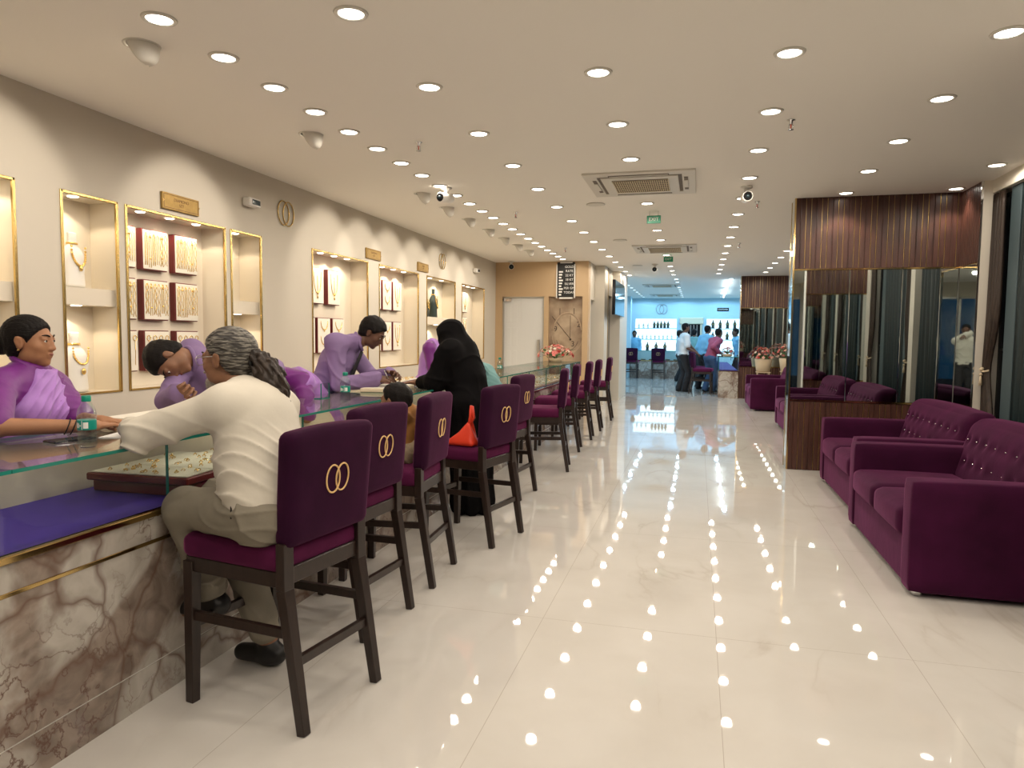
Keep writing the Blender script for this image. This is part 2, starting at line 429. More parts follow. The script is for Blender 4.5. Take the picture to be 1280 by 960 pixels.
def sdf_mesh(S, vox, disp=None):
    lo = np.full(3, 1e9); hi = np.full(3, -1e9)
    for q in S.p:
        if q[0] == 'cap':
            r = max(q[3], q[4])
            lo = np.minimum(lo, np.minimum(q[1], q[2]) - r); hi = np.maximum(hi, np.maximum(q[1], q[2]) + r)
        elif q[0] == 'ell':
            e = np.sqrt(((q[3] * q[2]) ** 2).sum(1)); lo = np.minimum(lo, q[1] - e); hi = np.maximum(hi, q[1] + e)
    for q in S.p:                       # axis-ish cuts shrink the box
        if q[0] == 'cut' and abs(q[1][2]) > .999:
            if q[1][2] > 0: hi[2] = min(hi[2], q[2])
            else: lo[2] = max(lo[2], -q[2])
    lo -= 3 * vox + .012; hi += 3 * vox + .012
    n = np.ceil((hi - lo) / vox).astype(int) + 1
    ax = [lo[i] + vox * np.arange(n[i]) for i in range(3)]
    D = np.full(n, .25, np.float32)
    def block(blo, bhi):
        i0 = np.maximum(((blo - lo) / vox).astype(int), 0); i1 = np.minimum(((bhi - lo) / vox).astype(int) + 2, n)
        if (i1 <= i0).any(): return None
        sl = tuple(slice(a, b) for a, b in zip(i0, i1))
        P = np.stack(np.meshgrid(*[ax[i][sl[i]] for i in range(3)], indexing='ij'), -1).astype(np.float32)
        return sl, P
    for q in S.p:
        k = q[5]; mg = k + 3 * vox + .004
        if q[0] == 'cap':
            a, b, ra, rb = q[1:5]; r = max(ra, rb) + mg
            B = block(np.minimum(a, b) - r, np.maximum(a, b) + r)
            if B is None: continue
            sl, P = B; ab = (b - a); t = np.clip(((P - a) @ ab) / max(ab @ ab, 1e-12), 0, 1)[..., None]
            d = np.linalg.norm(P - a - t * ab, axis=-1) - (ra + (rb - ra) * t[..., 0])
        elif q[0] in ('ell', 'sub'):
            c, r, R = q[1:4]; e = np.sqrt(((R * r) ** 2).sum(1)) + mg
            B = block(c - e, c + e)
            if B is None: continue
            sl, P = B; L = (P - c) @ R; k0 = np.linalg.norm(L / r, axis=-1); k1 = np.linalg.norm(L / (r * r), axis=-1)
            d = k0 * (k0 - 1) / np.maximum(k1, 1e-6)
            d = np.where(k0 < 1e-3, -r.min(), d)
        else:
            nrm, dd = q[1], q[2]
            P = None; G = (ax[0][:, None, None] * nrm[0] + ax[1][None, :, None] * nrm[1] + ax[2][None, None, :] * nrm[2] - dd).astype(np.float32)
            h = np.maximum(k - np.abs(D - G), 0) / k; D = np.maximum(D, G) + h * h * k * .25; continue
        cur = D[sl]
        if q[0] == 'sub':
            d = -d; h = np.maximum(k - np.abs(cur - d), 0) / k; D[sl] = np.maximum(cur, d) + h * h * k * .25
        else:
            h = np.maximum(k - np.abs(cur - d), 0) / k; D[sl] = np.minimum(cur, d) - h * h * k * .25
    if disp is not None:
        m = np.abs(D) < .035
        idx = np.argwhere(m); P = lo + idx * vox
        D[m] += disp(P).astype(np.float32)
    # surface nets
    s = D < 0
    c0 = s[:-1, :-1, :-1].astype(np.int8); cnt = np.zeros_like(c0)
    for i in (0, 1):
        for j in (0, 1):
            for k_ in (0, 1):
                cnt += s[i:n[0] - 1 + i, j:n[1] - 1 + j, k_:n[2] - 1 + k_]
    act = (cnt > 0) & (cnt < 8)
    cells = np.argwhere(act); ids = np.full(act.shape, -1, np.int32); ids[act] = np.arange(len(cells))
    acc = np.zeros((len(cells), 3)); num = np.zeros(len(cells))
    corners = [(i, j, k_) for i in (0, 1) for j in (0, 1) for k_ in (0, 1)]
    vals = {c: D[cells[:, 0] + c[0], cells[:, 1] + c[1], cells[:, 2] + c[2]] for c in corners}
    for c in corners:
        for a_ in range(3):
            if c[a_] == 0:
                e = list(c); e[a_] = 1; e = tuple(e); va, vb = vals[c], vals[e]
                x = (va < 0) != (vb < 0); t = va / np.where(x, va - vb, 1)
                p = np.array(c, float)[None, :].repeat(len(cells), 0); p[:, a_] = t
                acc[x] += p[x]; num[x] += 1
    verts = lo + (cells + acc / num[:, None]) * vox
    faces = []
    for a_ in range(3):
        b_, c_ = (a_ + 1) % 3, (a_ + 2) % 3
        sa = [slice(None)] * 3; sb = [slice(None)] * 3; sa[a_] = slice(0, n[a_] - 1); sb[a_] = slice(1, n[a_])
        x = s[tuple(sa)] != s[tuple(sb)]
        e = np.argwhere(x); e = e[(e[:, b_] > 0) & (e[:, c_] > 0) & (e[:, b_] < n[b_] - 1) & (e[:, c_] < n[c_] - 1)]
        if not len(e): continue
        def cid(db, dc):
            q = e.copy(); q[:, b_] -= db; q[:, c_] -= dc
            return ids[q[:, 0], q[:, 1], q[:, 2]]
        Q = np.stack([cid(1, 1), cid(0, 1), cid(0, 0), cid(1, 0)], 1)
        ins = s[e[:, 0], e[:, 1], e[:, 2]]
        Q[~ins] = Q[~ins][:, ::-1]
        faces.append(Q)
    F = np.concatenate(faces)
    F = F[(F >= 0).all(1)]
    return verts, F
def sdf_obj(name, S, vox, m, parent=None, disp=None, origin=None):
    v, f = sdf_mesh(S, vox, disp)
    if origin is not None: v = v - np.asarray(origin)
    me = bpy.data.meshes.new(name)
    me.vertices.add(len(v)); me.vertices.foreach_set('co', v.astype(np.float32).ravel())
    me.loops.add(f.size); me.loops.foreach_set('vertex_index', f.astype(np.int32).ravel())
    me.polygons.add(len(f)); me.polygons.foreach_set('loop_start', np.arange(0, f.size, 4, dtype=np.int32))
    me.polygons.foreach_set('loop_total', np.full(len(f), 4, np.int32))
    me.polygons.foreach_set('use_smooth', np.ones(len(f), bool))
    me.update(); me.validate(); me.materials.append(MATS[m])
    o = bpy.data.objects.new(name, me); C.objects.link(o)
    if parent is not None: o.parent = parent
    return o
def folds(amp, dirv, freq, seed=0, warp=1.0, amp2=None):
    """cloth creases: warped sharp ridges of varying strength"""
    rs = np.random.RandomState(seed); ph = rs.rand(9) * 6.28; d = _n(dirv); o = _n(np.cross(d, V3(.31, .52, .8) + rs.rand(3)))
    def f(P):
        w = np.sin(P @ V3(5.1, 7.3, 4.2) + ph[0]) + .7 * np.sin(P @ V3(-9.2, 6.1, 8.7) + ph[1]) + .45 * np.sin(P @ V3(15, -13, 17) + ph[2])
        w2 = np.sin(P @ V3(-7.1, 9.3, 6.2) + ph[6]) + .6 * np.sin(P @ V3(13.2, 4.1, -9.7) + ph[7])
        r1 = (1 - np.abs(np.sin(P @ d * freq * .5 + w * 1.7 * warp + ph[3]))) ** 2.2
        r2 = (1 - np.abs(np.sin(P @ (d * .8 + o * .6) * freq * .8 + w2 * 2.0 * warp + ph[4]))) ** 2.2
        e1 = np.clip(.55 + .6 * np.sin(P @ V3(8.3, -6.1, 5.2) + ph[5]), 0, 1.15); e2 = np.clip(.4 + .7 * np.sin(P @ V3(-6.3, 7.1, 9.2) + ph[8]), 0, 1)
        return -amp * 1.9 * (r1 * e1 + .7 * r2 * e2) + amp * .3
    return f
def frame(fwd, up):
    """columns: right, forward, up"""
    u = _n(up); f = np.asarray(fwd, float); f = _n(f - u * (f @ u)); r = np.cross(f, u); return np.stack([r, f, u], 1)
def ik(a, t, l1, l2, pole):
    a, t = np.asarray(a, float), np.asarray(t, float); d = t - a; L = np.linalg.norm(d); u = d / L
    L = min(L, (l1 + l2) * .998); x = (l1 * l1 - l2 * l2 + L * L) / (2 * L); h = math.sqrt(max(l1 * l1 - x * x, 0))
    p = np.asarray(pole, float); p = _n(p - u * (p @ u)); el = a + u * x + p * h
    return el, a + u * L
def hand(S, wr, fd, pn, side, s=1.0, curl=.5, k=.006, spread=.12, thumb=1.0):
    """wr wrist, fd finger direction, pn palm normal (palm faces pn), side +1 thumb toward cross(fd,pn)"""
    fd = _n(fd); pn = _n(np.asarray(pn, float) - fd * (np.asarray(pn) @ fd)); sd = np.cross(fd, pn) * side
    R = np.stack([sd, fd, pn], 1)
    S.ell(wr + fd * .045 * s, (.038 * s, .052 * s, .016 * s), R, .012)
    S.cap(wr, wr + fd * .03 * s, .024 * s, .024 * s, .012)
    ln = [(.042, .026, .02), (.046, .029, .021), (.043, .027, .02), (.034, .021, .018)]
    for i, l in enumerate(ln):
        off = (.028 - i * .0185) * s
        p = wr + fd * (.083 - abs(i - 1) * .004) * s + sd * off
        base = wr + fd * .045 * s + sd * off * .8
        S.cap(base, p, .011 * s, .010 * s, .008)
        an = .25 * curl; sp = (1.2 - i) * spread
        for j, q in enumerate(l):
            dr = _n(fd * math.cos(an) + pn * math.sin(an) + sd * sp * (1 if j == 0 else .6))
            p2 = p + dr * q * s; S.cap(p, p2, (.0098 - j * .0012) * s, (.0088 - j * .0012) * s, .003); p = p2
            an += curl * (1.0 if j == 0 else .75)
    b = wr + fd * .018 * s + sd * .022 * s; d1 = _n(fd * .75 + sd * .75 * thumb + pn * .35)
    m = b + d1 * .042 * s; e = m + _n(fd * 1.0 + sd * .25 * thumb + pn * (.2 + .3 * curl)) * .032 * s; t = e + _n(fd + pn * (.2 + .5 * curl)) * .024 * s
    S.cap(b, m, .015 * s, .012 * s, .010); S.cap(m, e, .0112 * s, .0102 * s, .003); S.cap(e, t, .0102 * s, .0085 * s, .003)
def head_prims(S, c, R, s, female=False, k=.012):
    def P(x, y, z): return c + R @ (V3(x, y, z) * s)
    def E(x, y, z, rx, ry, rz, k=.015, R2=None): S.ell(P(x, y, z), V3(rx, ry, rz) * s, R if R2 is None else R @ R2, k)
    E(0, -.018, .030, .073, .092, .080, .02); E(0, .022, -.018, .062, .070, .078, .02)
    E(0, .030, -.066, .047, .050, .038, .02); E(0, .064, -.094, .019, .016, .014, .018)
    for sx in (-1, 1):
        E(sx * .040, .054, -.022, .020, .018, .020, .02)          # cheek
        E(sx * .044, .020, -.062, .018, .035, .026, .02)          # jaw
        S.cap(P(sx * .010, .083, .024), P(sx * .042, .072, .022), .007 * s, .006 * s, .010)   # brow
        S.sub(P(sx * .030, .097, .006), V3(.016, .014, .011) * s, R, .010)
        S.ell(P(sx * .030, .0735, .0125), V3(.0165, .0135, .0095) * s, R, .004); S.ell(P(sx * .030, .0730, -.0015), V3(.0155, .0120, .0065) * s, R, .004)                    # lids
        E(sx * .0115, .089, -.031, .0085, .011, .008, .006)
        S.ell(P(sx * .076, -.004, -.006), V3(.008, .017, .030) * s, R, .006); S.ell(P(sx * .081, -.010, .006), V3(.006, .016, .020) * s, R, .005)
        S.sub(P(sx * .088, .000, -.002), V3(.006, .009, .014) * s, R, .004)
    S.cap(P(0, .083, .014), P(0, .099, -.026), .0065 * s, .0095 * s, .010)
    E(0, .095, -.030, .0095, .010, .008, .006)
    S.cap(P(-.017, .082, -.054), P(.017, .082, -.054), .0065 * s, .0065 * s, .004)
    S.ell(P(0, .087, -.054), V3(.016, .008, .0055) * s, R, .003)
    S.cap(P(-.013, .080, -.064), P(.013, .080, -.064), .0075 * s, .0075 * s, .004)
    return P
def hair_cap(S, c, R, s, grow=.010, top=(.078, .066), ear=(.006, -.018), nape=-.075, vol=0.0):
    def P(x, y, z): return c + R @ (V3(x, y, z) * s)
    S.ell(P(0, -.018, .032 + vol * .5), (V3(.073, .092, .080) + grow + V3(0, 0, vol)) * s, R, .02)
    S.ell(P(0, -.045, -.02), (V3(.062, .055, .06) + grow * .8) * s, R, .02)
    d = V3(0, top[0] - ear[0], top[1] - ear[1]); nn = V3(0, d[2], -d[1]); nn = R @ _n(nn)      # hairline plane
    S.cutp(nn, P(0, ear[0], ear[1]), .008)
    S.cutp(R @ V3(0, .25, -1), P(0, 0, nape), .008)
    for sx in (-1, 1): S.sub(P(sx * .085, .006, -.012), V3(.022, .024, .036) * s, R, .006)
    return P
class Person:
    """one figure: joints in world space, one continuous skin mesh, clothes and hair as its children"""
    def __init__(s, label, pel, ch, hd, fwd, hfwd=None, hup=None, st=1.0, hs=1.0, sex='m', vox=.008, skin='skin_brown', base=None, group=None, wide=1.0, neck_f=.0):
        s.pel, s.ch, s.hd = V3(*pel), V3(*ch), V3(*hd); s.st, s.hs, s.sex, s.vox = st, hs, sex, vox
        s.up = _n(s.ch - s.pel); s.R = frame(fwd, s.up); s.r, s.f, s.u = s.R[:, 0], s.R[:, 1], s.R[:, 2]
        s.hR = frame(hfwd if hfwd is not None else fwd, hup if hup is not None else (0, 0, 1))
        s.w = wide * (1.0 if sex == 'm' else .9); s.label = label; s.skin = skin; s.group = group
        s.base = np.array(base if base is not None else (s.pel[0], s.pel[1], 0), float)
        sh = .175 * st * s.w
        s.shc = s.ch + s.u * .135 * st; s.shR = s.shc + s.r * sh; s.shL = s.shc - s.r * sh
        s.nb = s.ch + s.u * .18 * st - s.f * .01
        s.hipR = s.pel - s.u * .03 + s.r * .09 * st; s.hipL = s.pel - s.u * .03 - s.r * .09 * st
        s.arm = {}; s.leg = {}; s.hands = {}
    def set_arm(s, side, wr=None, pole=(0, 0, -1), el=None):
        a = s.shR if side == 'R' else s.shL
        if el is None: el, wr = ik(a, wr, .285 * s.st, .25 * s.st, pole)
        s.arm[side] = (a, V3(*el), V3(*wr)); return s
    def set_leg(s, side, an, pole=(0, 1, 0), toe=None):
        a = s.hipR if side == 'R' else s.hipL
        kn, an = ik(a, an, .43 * s.st, .42 * s.st, pole); s.leg[side] = (a, kn, an, _n(toe) if toe is not None else s.f); return s
    def stand(s, spread=.1, shift=(0, 0), toe=None):
        for sd, sg in (('R', 1), ('L', -1)):
            f = _n(V3(s.f[0], s.f[1], 0)); r = V3(f[1], -f[0], 0)
            an = V3(s.base[0], s.base[1], .085) + r * sg * spread - f * .02 + V3(shift[0], shift[1], 0) * sg
            s.set_leg(sd, an, f + V3(0, 0, .01), toe=f)
        return s
    def torso(s, S, g=0.0, k=.04, arms=None):
        st, w = s.st, s.w; R = s.R
        fem = s.sex == 'f'
        S.ell(s.pel, (V3(.165 * w * (1.08 if fem else 1), .115, .12) * st + g), R, k)
        mid = s.pel * .5 + s.ch * .5
        S.ell(mid, (V3(.142 * w, .105, .15) * st + g), R, k)
        S.ell(s.ch + s.f * .004, (V3(.162 * w, .112, .165) * st + g), R, k)
        if fem:
            for sg in (-1, 1): S.ell(s.ch + s.f * .085 * st + s.r * sg * .07 * st - s.u * .01, V3(.06, .05, .06) * st + g, R, .03)
        S.cap(s.shR - s.r * .03, s.shL + s.r * .03, .055 * st + g, .055 * st + g, k)
        for q in (s.shR, s.shL): S.cap(s.nb, q, .042 * st + g, .047 * st + g, k)
    def limbs_arm(s, S, g=0.0, frac=1.0, k=.02, flare=0.0):
        st = s.st
        for sd, (a, e, w) in s.arm.items():
            S.cap(a, e, .050 * st + g, .040 * st + g + (flare if frac <= 1 else 0), k)
            if frac > 1: t = frac - 1; S.cap(e, e + (w - e) * t, .040 * st + g, (.040 - .014 * t) * st + g + flare, k)
    def limbs_leg(s, S, g=0.0, k=.03, frac=1.0, flare=0.0):
        st = s.st
        for sd, (h, kn, an, toe) in s.leg.items():
            S.cap(h, kn, .083 * st + g, .055 * st + g, k)
            S.cap(kn, kn + (an - kn) * frac, .054 * st + g, .038 * st + g + flare, k * .6)
    def body(s, head=True, feet=True):
        S = Sdf(); s.torso(S, 0); s.limbs_arm(S, 0, 2.0, .015); s.limbs_leg(S, 0)
        st = s.st
        for sd, (h, kn, an, toe) in s.leg.items():
            S.cap(an - toe * .03 - V3(0, 0, .045), an + toe * .14 * st - V3(0, 0, .055), .034 * st, .027 * st, .02)
        hb = s.hd + s.hR @ (V3(0, -.018, -.06) * s.hs)
        S.cap(s.nb - s.u * .02, hb, .056 * st * (.9 if s.sex == 'f' else 1), .050 * s.hs * (.9 if s.sex == 'f' else 1), .025)
        s.P = head_prims(S, s.hd, s.hR, s.hs)
        for sd, h in s.hands.items():
            a, e, w = s.arm[sd]; hand(S, w, h.get('fd', w - e), h.get('pn', (0, 0, -1)), h.get('side', 1), h.get('s', st), h.get('curl', .5))
        for sd in s.arm:
            if sd not in s.hands:
                a, e, w = s.arm[sd]; hand(S, w, w - e + V3(0, 0, -.02), s.f * .2 + V3(0, 0, -1), 1, st, .6)
        s.o = sdf_obj('person', S, s.vox, s.skin, origin=s.base)
        s.o.location = s.base; tag(s.o, s.label, 'person', s.group)
        return s
    def part(s, name, S, m, disp=None, vox=None): return sdf_obj(name, S, vox or s.vox, m, s.o, disp, origin=s.base)
    def small(s, name, mb, m):            # mesh given in world space
        bmesh.ops.translate(mb.bm, verts=mb.bm.verts, vec=Vector((-s.base).tolist())); return mb.build(name, m, s.o)
    def face(s):
        P, hs = s.P, s.hs
        for sx in (-1, 1):
            e = MB().ball(P(sx * .030, .0745, .006), .0122 * hs, 2); s.small('eye', e, 'eye_white')
            e = MB().ball(P(sx * .030, .0822, .0055), .0062 * hs, 2); s.small('iris', e, 'iris')
            pts = [P(sx * (.012 + .034 * t), .090 - .018 * t * t, .025 + .007 * math.sin(t * 2.6)) for t in np.linspace(0, 1, 7)]
            s.small('eyebrow', MB().tube(pts, .003 * hs, 6, rad=[.0028 * hs, .0035 * hs, .0036 * hs, .0033 * hs, .003 * hs, .0022 * hs, .001 * hs]), 'hair_black')
        pts = [P(.019 * t, .0905 - .006 * t * t, -.0545 + .001 * abs(t)) for t in np.linspace(-1, 1, 9)]
        s.small('lips', MB().tube(pts, .0042 * hs, 8, rad=[(.001 + .0042 * (1 - t * t)) * hs for t in np.linspace(-1, 1, 9)]), 'lip')
        return s
    def hair(s, m='hair_black', short=True, **k):
        S = Sdf(); hair_cap(S, s.hd, s.hR, s.hs, **k)
        rs = np.random.RandomState(3); A = rs.randn(6, 3) * 90
        def d(Pt): return -.0016 * sum(np.sin(Pt @ a + i) for i, a in enumerate(A)) / 2
        s.part('hair', S, m, d); return s
    def shirt(s, m, g=.014, sleeve=2.0, hem=.06, dirv=(0, 0, 1), freq=38, amp=.004, seed=1, collar=True, name='shirt', flare=.006, hemcut=True):
        S = Sdf(); s.torso(S, g); s.limbs_arm(S, g, sleeve if sleeve > 1 else 1.0, .03, flare)
        if sleeve < 1: 
            S = Sdf(); s.torso(S, g)
            for sd, (a, e, w) in s.arm.items(): S.cap(a, a + (e - a) * sleeve, .05 * s.st + g, .045 * s.st + g + flare, .03)
        if hem is not None: S.cutp(-s.u, s.pel + s.u * hem)
        o = s.part(name, S, m, folds(amp, dirv, freq, seed))
        if collar:
            c = s.nb * .55 + (s.hd + s.hR @ (V3(0, -.018, -.06) * s.hs)) * .45 - s.u * .012; ax = _n(s.hd - s.nb); rr = .066 * s.st
            x = _n(np.cross(ax, s.f)); y = np.cross(x, ax); n = 22
            mb = MB(); mb.tube([c + (x * math.cos(t) * rr + y * math.sin(t) * rr * 1.05) - ax * .010 * (1 if True else 0) * math.sin(t) * (1 if (y @ s.f) > 0 else -1) for t in np.linspace(0, 2 * PI, n, endpoint=False)], .013, 8, closed=True)
            s.small('collar', mb, m)
        return o
    def trousers(s, m, g=.016, top=.10, amp=.005, frac=.97, name='trousers', flare=.018, dirv=(0, 0, 1), flat=False):
        S = Sdf(); st = s.st
        S.ell(s.pel, V3(.165 * s.w, .115, .12) * st + g, s.R, .04)
        S.ell(s.pel * .6 + s.ch * .4, V3(.142 * s.w, .105, .13) * st + g * .8, s.R, .03)
        s.limbs_leg(S, g, .04, frac, flare); S.cutp(V3(0, 0, 1) if flat else s.u, s.pel + s.u * top)
        s.part(name, S, m, folds(amp, dirv, 34, 5)); return s
    def shoes(s, m='shoe_black'):
        for sd, (h, kn, an, toe) in s.leg.items():
            S = Sdf(); S.cap(an - toe * .035 - V3(0, 0, .04), an + toe * .13 * s.st - V3(0, 0, .047), .044 * s.st, .037 * s.st, .02)
            S.cap(an - V3(0, 0, .045), an - V3(0, 0, .01), .046 * s.st, .044 * s.st, .02); S.cut((0, 0, -1), -(an[2] - .088))
            s.part('shoe', S, m)
        return s
    def belt(s, m='black_matt', at=.085):
        mb = MB(); c = s.pel + s.u * at; w = (.155 * s.w) * s.st + .014; d = .112 * s.st + .014
        mb.tube([c + s.r * math.cos(t) * w + s.f * math.sin(t) * d for t in np.linspace(0, 2 * PI, 28, endpoint=False)], .014, 6, closed=True)
        s.small('belt', mb, m); return s
# ================================================================== SETTING
XL, XR = -3.92, 2.58
def ring_pts(c, ry, rz, n=40, plane='yz'):
    return [(c[0], c[1] + ry * math.cos(2 * PI * k / n), c[2] + rz * math.sin(2 * PI * k / n)) for k in range(n)]

struct('floor', MB().box((-4.4, -4.2, -.1), (4.6, 27, 0)), 'floor_marble')
struct('ceiling', MB().box((-4.4, -4.2, ZC), (4.6, 27, ZC + .12)), 'ceiling_paint')

# left wall with openings for the display niches
NICHES = [(2.72, 3.30), (3.61, 4.06), (4.13, 5.21), (5.28, 5.72), (6.60, 7.89), (8.20, 9.50), (9.81, 11.09), (11.42, 12.72)]
NZ0, NZ1, ND = .975, 2.285, .23
w = MB()
w.box((XL - .4, -4.2, 0), (XL, 13.5, NZ0)); w.box((XL - .4, -4.2, NZ1), (XL, 13.5, ZC)); w.box((XL - .4, -4.2, NZ0), (XL - ND - .02, 13.5, NZ1))
ys = [-4.2] + [v for n in NICHES for v in n] + [13.5]
for a, b in zip(ys[0::2], ys[1::2]): w.box((XL - ND - .02, a, NZ0), (XL, b, NZ1))
struct('wall_left', w, 'wall_paint')
struct('baseboard_left', MB().box((XL, -3.6, 0), (XL + .015, 13.5, .1)), 'white_paint')

# far wall, tan panelling, with door opening and mural recess
YF = 13.5
w = MB()
w.box((XL - .2, YF, 2.185), (-2.06, YF + .25, ZC)); w.box((XL - .2, YF, 0), (-3.78, YF + .25, 2.185))
w.box((-2.93, YF, 0), (-2.84, YF + .25, 2.185)); w.box((-2.17, YF, 0), (-2.06, YF + .25, 2.185)); w.box((-2.84, YF + .12, 0), (-2.17, YF + .25, 2.185))
w.box((-2.84, YF, 0), (-2.17, YF + .12, .62))
struct('wall_far', w, 'tan_panel')
w = MB()   # stepping return walls behind it
w.box((-2.12, YF + .25, 2.15), (-2.06, 14.4, ZC)); w.box((-2.12, YF + .25, 0), (-2.06, 13.85, 2.15))
w.box((-2.06, 14.4, 0), (-1.86, 14.6, ZC)); w.box((-1.96, 14.6, 0), (-1.86, 14.95, ZC)); w.box((-2.6, 14.4, 0), (-2.06, 14.5, ZC))
w.box((-1.96, 14.95, 2.3), (-1.86, 15.7, ZC))
w.box((-2.7, 15.7, 0), (-1.68, 17.3, ZC))
struct('wall_passage', w, 'jamb_paint')
d = MB().box((-3.78, YF + .06, .01), (-2.93, YF + .085, 2.185))
dr = struct('door_1', d, 'frosted')
f = MB()
for a, b in (((-3.78, YF + .03, .0), (-3.755, YF + .11, 2.185)), ((-2.955, YF + .03, .0), (-2.93, YF + .11, 2.185)), ((-3.78, YF + .03, 2.16), (-2.93, YF + .11, 2.185))): f.box(a, b)
f.build('door_frame', 'steel', dr)
f = MB()      # faint raised panels etched on the glass
for cx in (-3.66, -3.53):
    for k in range(4): f.box((cx - .045, YF + .055, .3 + k * .46), (cx + .045, YF + .061, .66 + k * .46), .004)
f.box((-3.40, YF + .055, .02), (-3.39, YF + .061, 2.15))
f.build('door_panel', 'frosted', dr)
MB().box((-3.055, YF - .02, .88), (-3.005, YF + .02, 1.34), .01).build('door_handle', 'steel', dr)
MB().box((-3.78, YF + .03, 2.09), (-3.6, YF + .055, 2.15)).build('door_hinge', 'chrome', dr)
# dark glazed opening beside the passage
MB_d = MB().box((-1.93, 14.95, .0), (-1.90, 15.7, 2.3)); o = struct('door_2', MB_d, 'black_gloss')
MB().box((-1.90, 15.30, .0), (-1.885, 15.33, 2.3)).build('door_stile', 'steel', o)
struct('trim_1', MB().box((-1.862, 14.93, 0), (-1.85, 14.95, ZC)), 'brass')

# back wall behind the camera: glazed shop front
w = MB(); w.box((-4.4, -4.0, 2.5), (4.6, -3.8, ZC)); w.box((-4.4, -4.0, 0), (-2.6, -3.8, 2.5)); w.box((2.66, -4.0, 0), (4.6, -3.8, 2.5))
struct('wall_back', w, 'wall_paint')
g = struct('window_1', MB().box((-2.6, -3.92, 0), (2.66, -3.90, 2.5)), 'window_glass')
f = MB()
for x in (-2.6, -1.3, 0.0, 1.3, 2.61): f.box((x, -3.95, 0), (x + .05, -3.87, 2.5))
f.box((-2.6, -3.95, 2.45), (2.66, -3.87, 2.5)); f.build('window_frame', 'steel', g)

# right wall: tall windows between pale jambs
w = MB(); w.box((XR, -3.8, 2.74), (XR + .25, 17.5, ZC)); w.box((XR, -3.8, 0), (XR + .25, 17.5, .05))
BAYS = [(-2.95, -1.05), (-.85, 1.10), (1.30, 3.42), (3.95, 6.10), (6.28, 7.45), (8.42, 11.2), (11.35, 14.1), (14.25, 17.0)]
ed = [-3.8] + [v for q in BAYS for v in q] + [17.5]
for a, b in zip(ed[0::2], ed[1::2]): w.box((XR - .02, a, 0), (XR + .25, b, ZC))
w.box((2.512, 7.43, 0), (XR + .02, 7.46, ZC))
struct('wall_right', w, 'jamb_paint')
for i, (a, b) in enumerate(BAYS):
    g = struct('window_%d' % (i + 2), MB().box((XR + .14, a, .05), (XR + .15, b, 2.74)), 'window_glass')
    f = MB(); n_ = 3
    for k in range(n_ + 1):
        y = a + (b - a - .04) * k / n_; f.box((XR + .12, y, .05), (XR + .17, y + .04, 2.74))
    f.box((XR + .12, a, 1.30), (XR + .17, b, 1.325)); f.box((XR + .12, a, 2.70), (XR + .17, b, 2.74)); f.build('window_frame', 'black_matt', g)
    f = MB()
    for y in (b - .50, ) + ((a + .45,) if b - a > 1.6 else ()): f.box((XR + .05, y, .05), (XR + .11, y + .20, 2.74), .004)
    f.build('window_post', 'post_grey', g)

def curtain(y, sg, label, wd0=.22, m_='curtain', knot=True, pin=.55, x0=.0, np_=11):
    t = thing('curtain', label, 'curtain', (XR + x0, y, 0))
    mb = MB(); n, m = np_ * 4, 26; vs = {}
    for j in range(m + 1):
        z = .06 + 2.66 * j / m; wd = wd0 * (1 - pin * math.exp(-((z - 1.12) / .33) ** 2))
        for i in range(n + 1):
            s_ = i / n; vs[i, j] = mb.bm.verts.new((.024 * math.sin(s_ * PI * np_) * (.7 + .3 * math.sin(z * 2 + i)), sg * s_ * wd, z))
    for j in range(m):
        for i in range(n): mb.bm.faces.new((vs[i, j], vs[i + 1, j], vs[i + 1, j + 1], vs[i, j + 1])).smooth = True
    o = mb.build('drape', m_, t); sm = o.modifiers.new('s', 'SOLIDIFY'); sm.thickness = .003
    if knot:
        k = MB(); k.tube([(.03 * math.cos(a), sg * .055 + .058 * math.sin(a), 1.12 + .012 * math.cos(a)) for a in np.linspace(0, 2 * PI, 20, endpoint=False)], .009, 6, closed=True)
        k.ball((-.035, sg * .05, 1.13), .020, 2); k.ball((-.04, sg * .05, 1.08), .015, 2); k.cyl((-.04, sg * .05, 1.07), (-.04, sg * .05, .98), .007, .016, 8); k.build('tieback', 'pot_cream', t)
    return t
for i, (a, b) in enumerate(BAYS):
    lb = 'brown pleated curtain tied with a cream knot, directly beside the mirrored partition' if i == 4 else 'brown pleated curtain with a cream tieback at the edge of a tall window'
    c = curtain(b - .01 if i != 4 else 7.41, -1, lb, .26)
    if i != 4: c['group'] = 'brown curtains of the tall windows'
    if b - a > 1.6: curtain(a + .01, 1, 'brown pleated curtain with a cream tieback at the edge of a tall window')['group'] = 'brown curtains of the tall windows'
    lo_, hi_ = (a + .70 if b - a > 1.6 else a + .02), b - .52
    curtain(hi_, -1, 'dark teal pleated drape in the middle of a tall window', hi_ - lo_, 'curtain_teal', False, 0.0, .05, max(9, int((hi_ - lo_) * 16)))['group'] = 'teal drapes of the tall windows'

# street outside the windows (dusk)
struct('exterior_wall', MB().box((5.6, -6, -.2), (5.9, 19, 2.6)), 'leaf_out')
struct('exterior_ground', MB().box((4.6, -14, -.3), (9, 19, -.12)), 'rug_out')
struct('exterior_ground', MB().box((-8, -16, -.3), (9, -4.2, -.12)), 'rug_out')

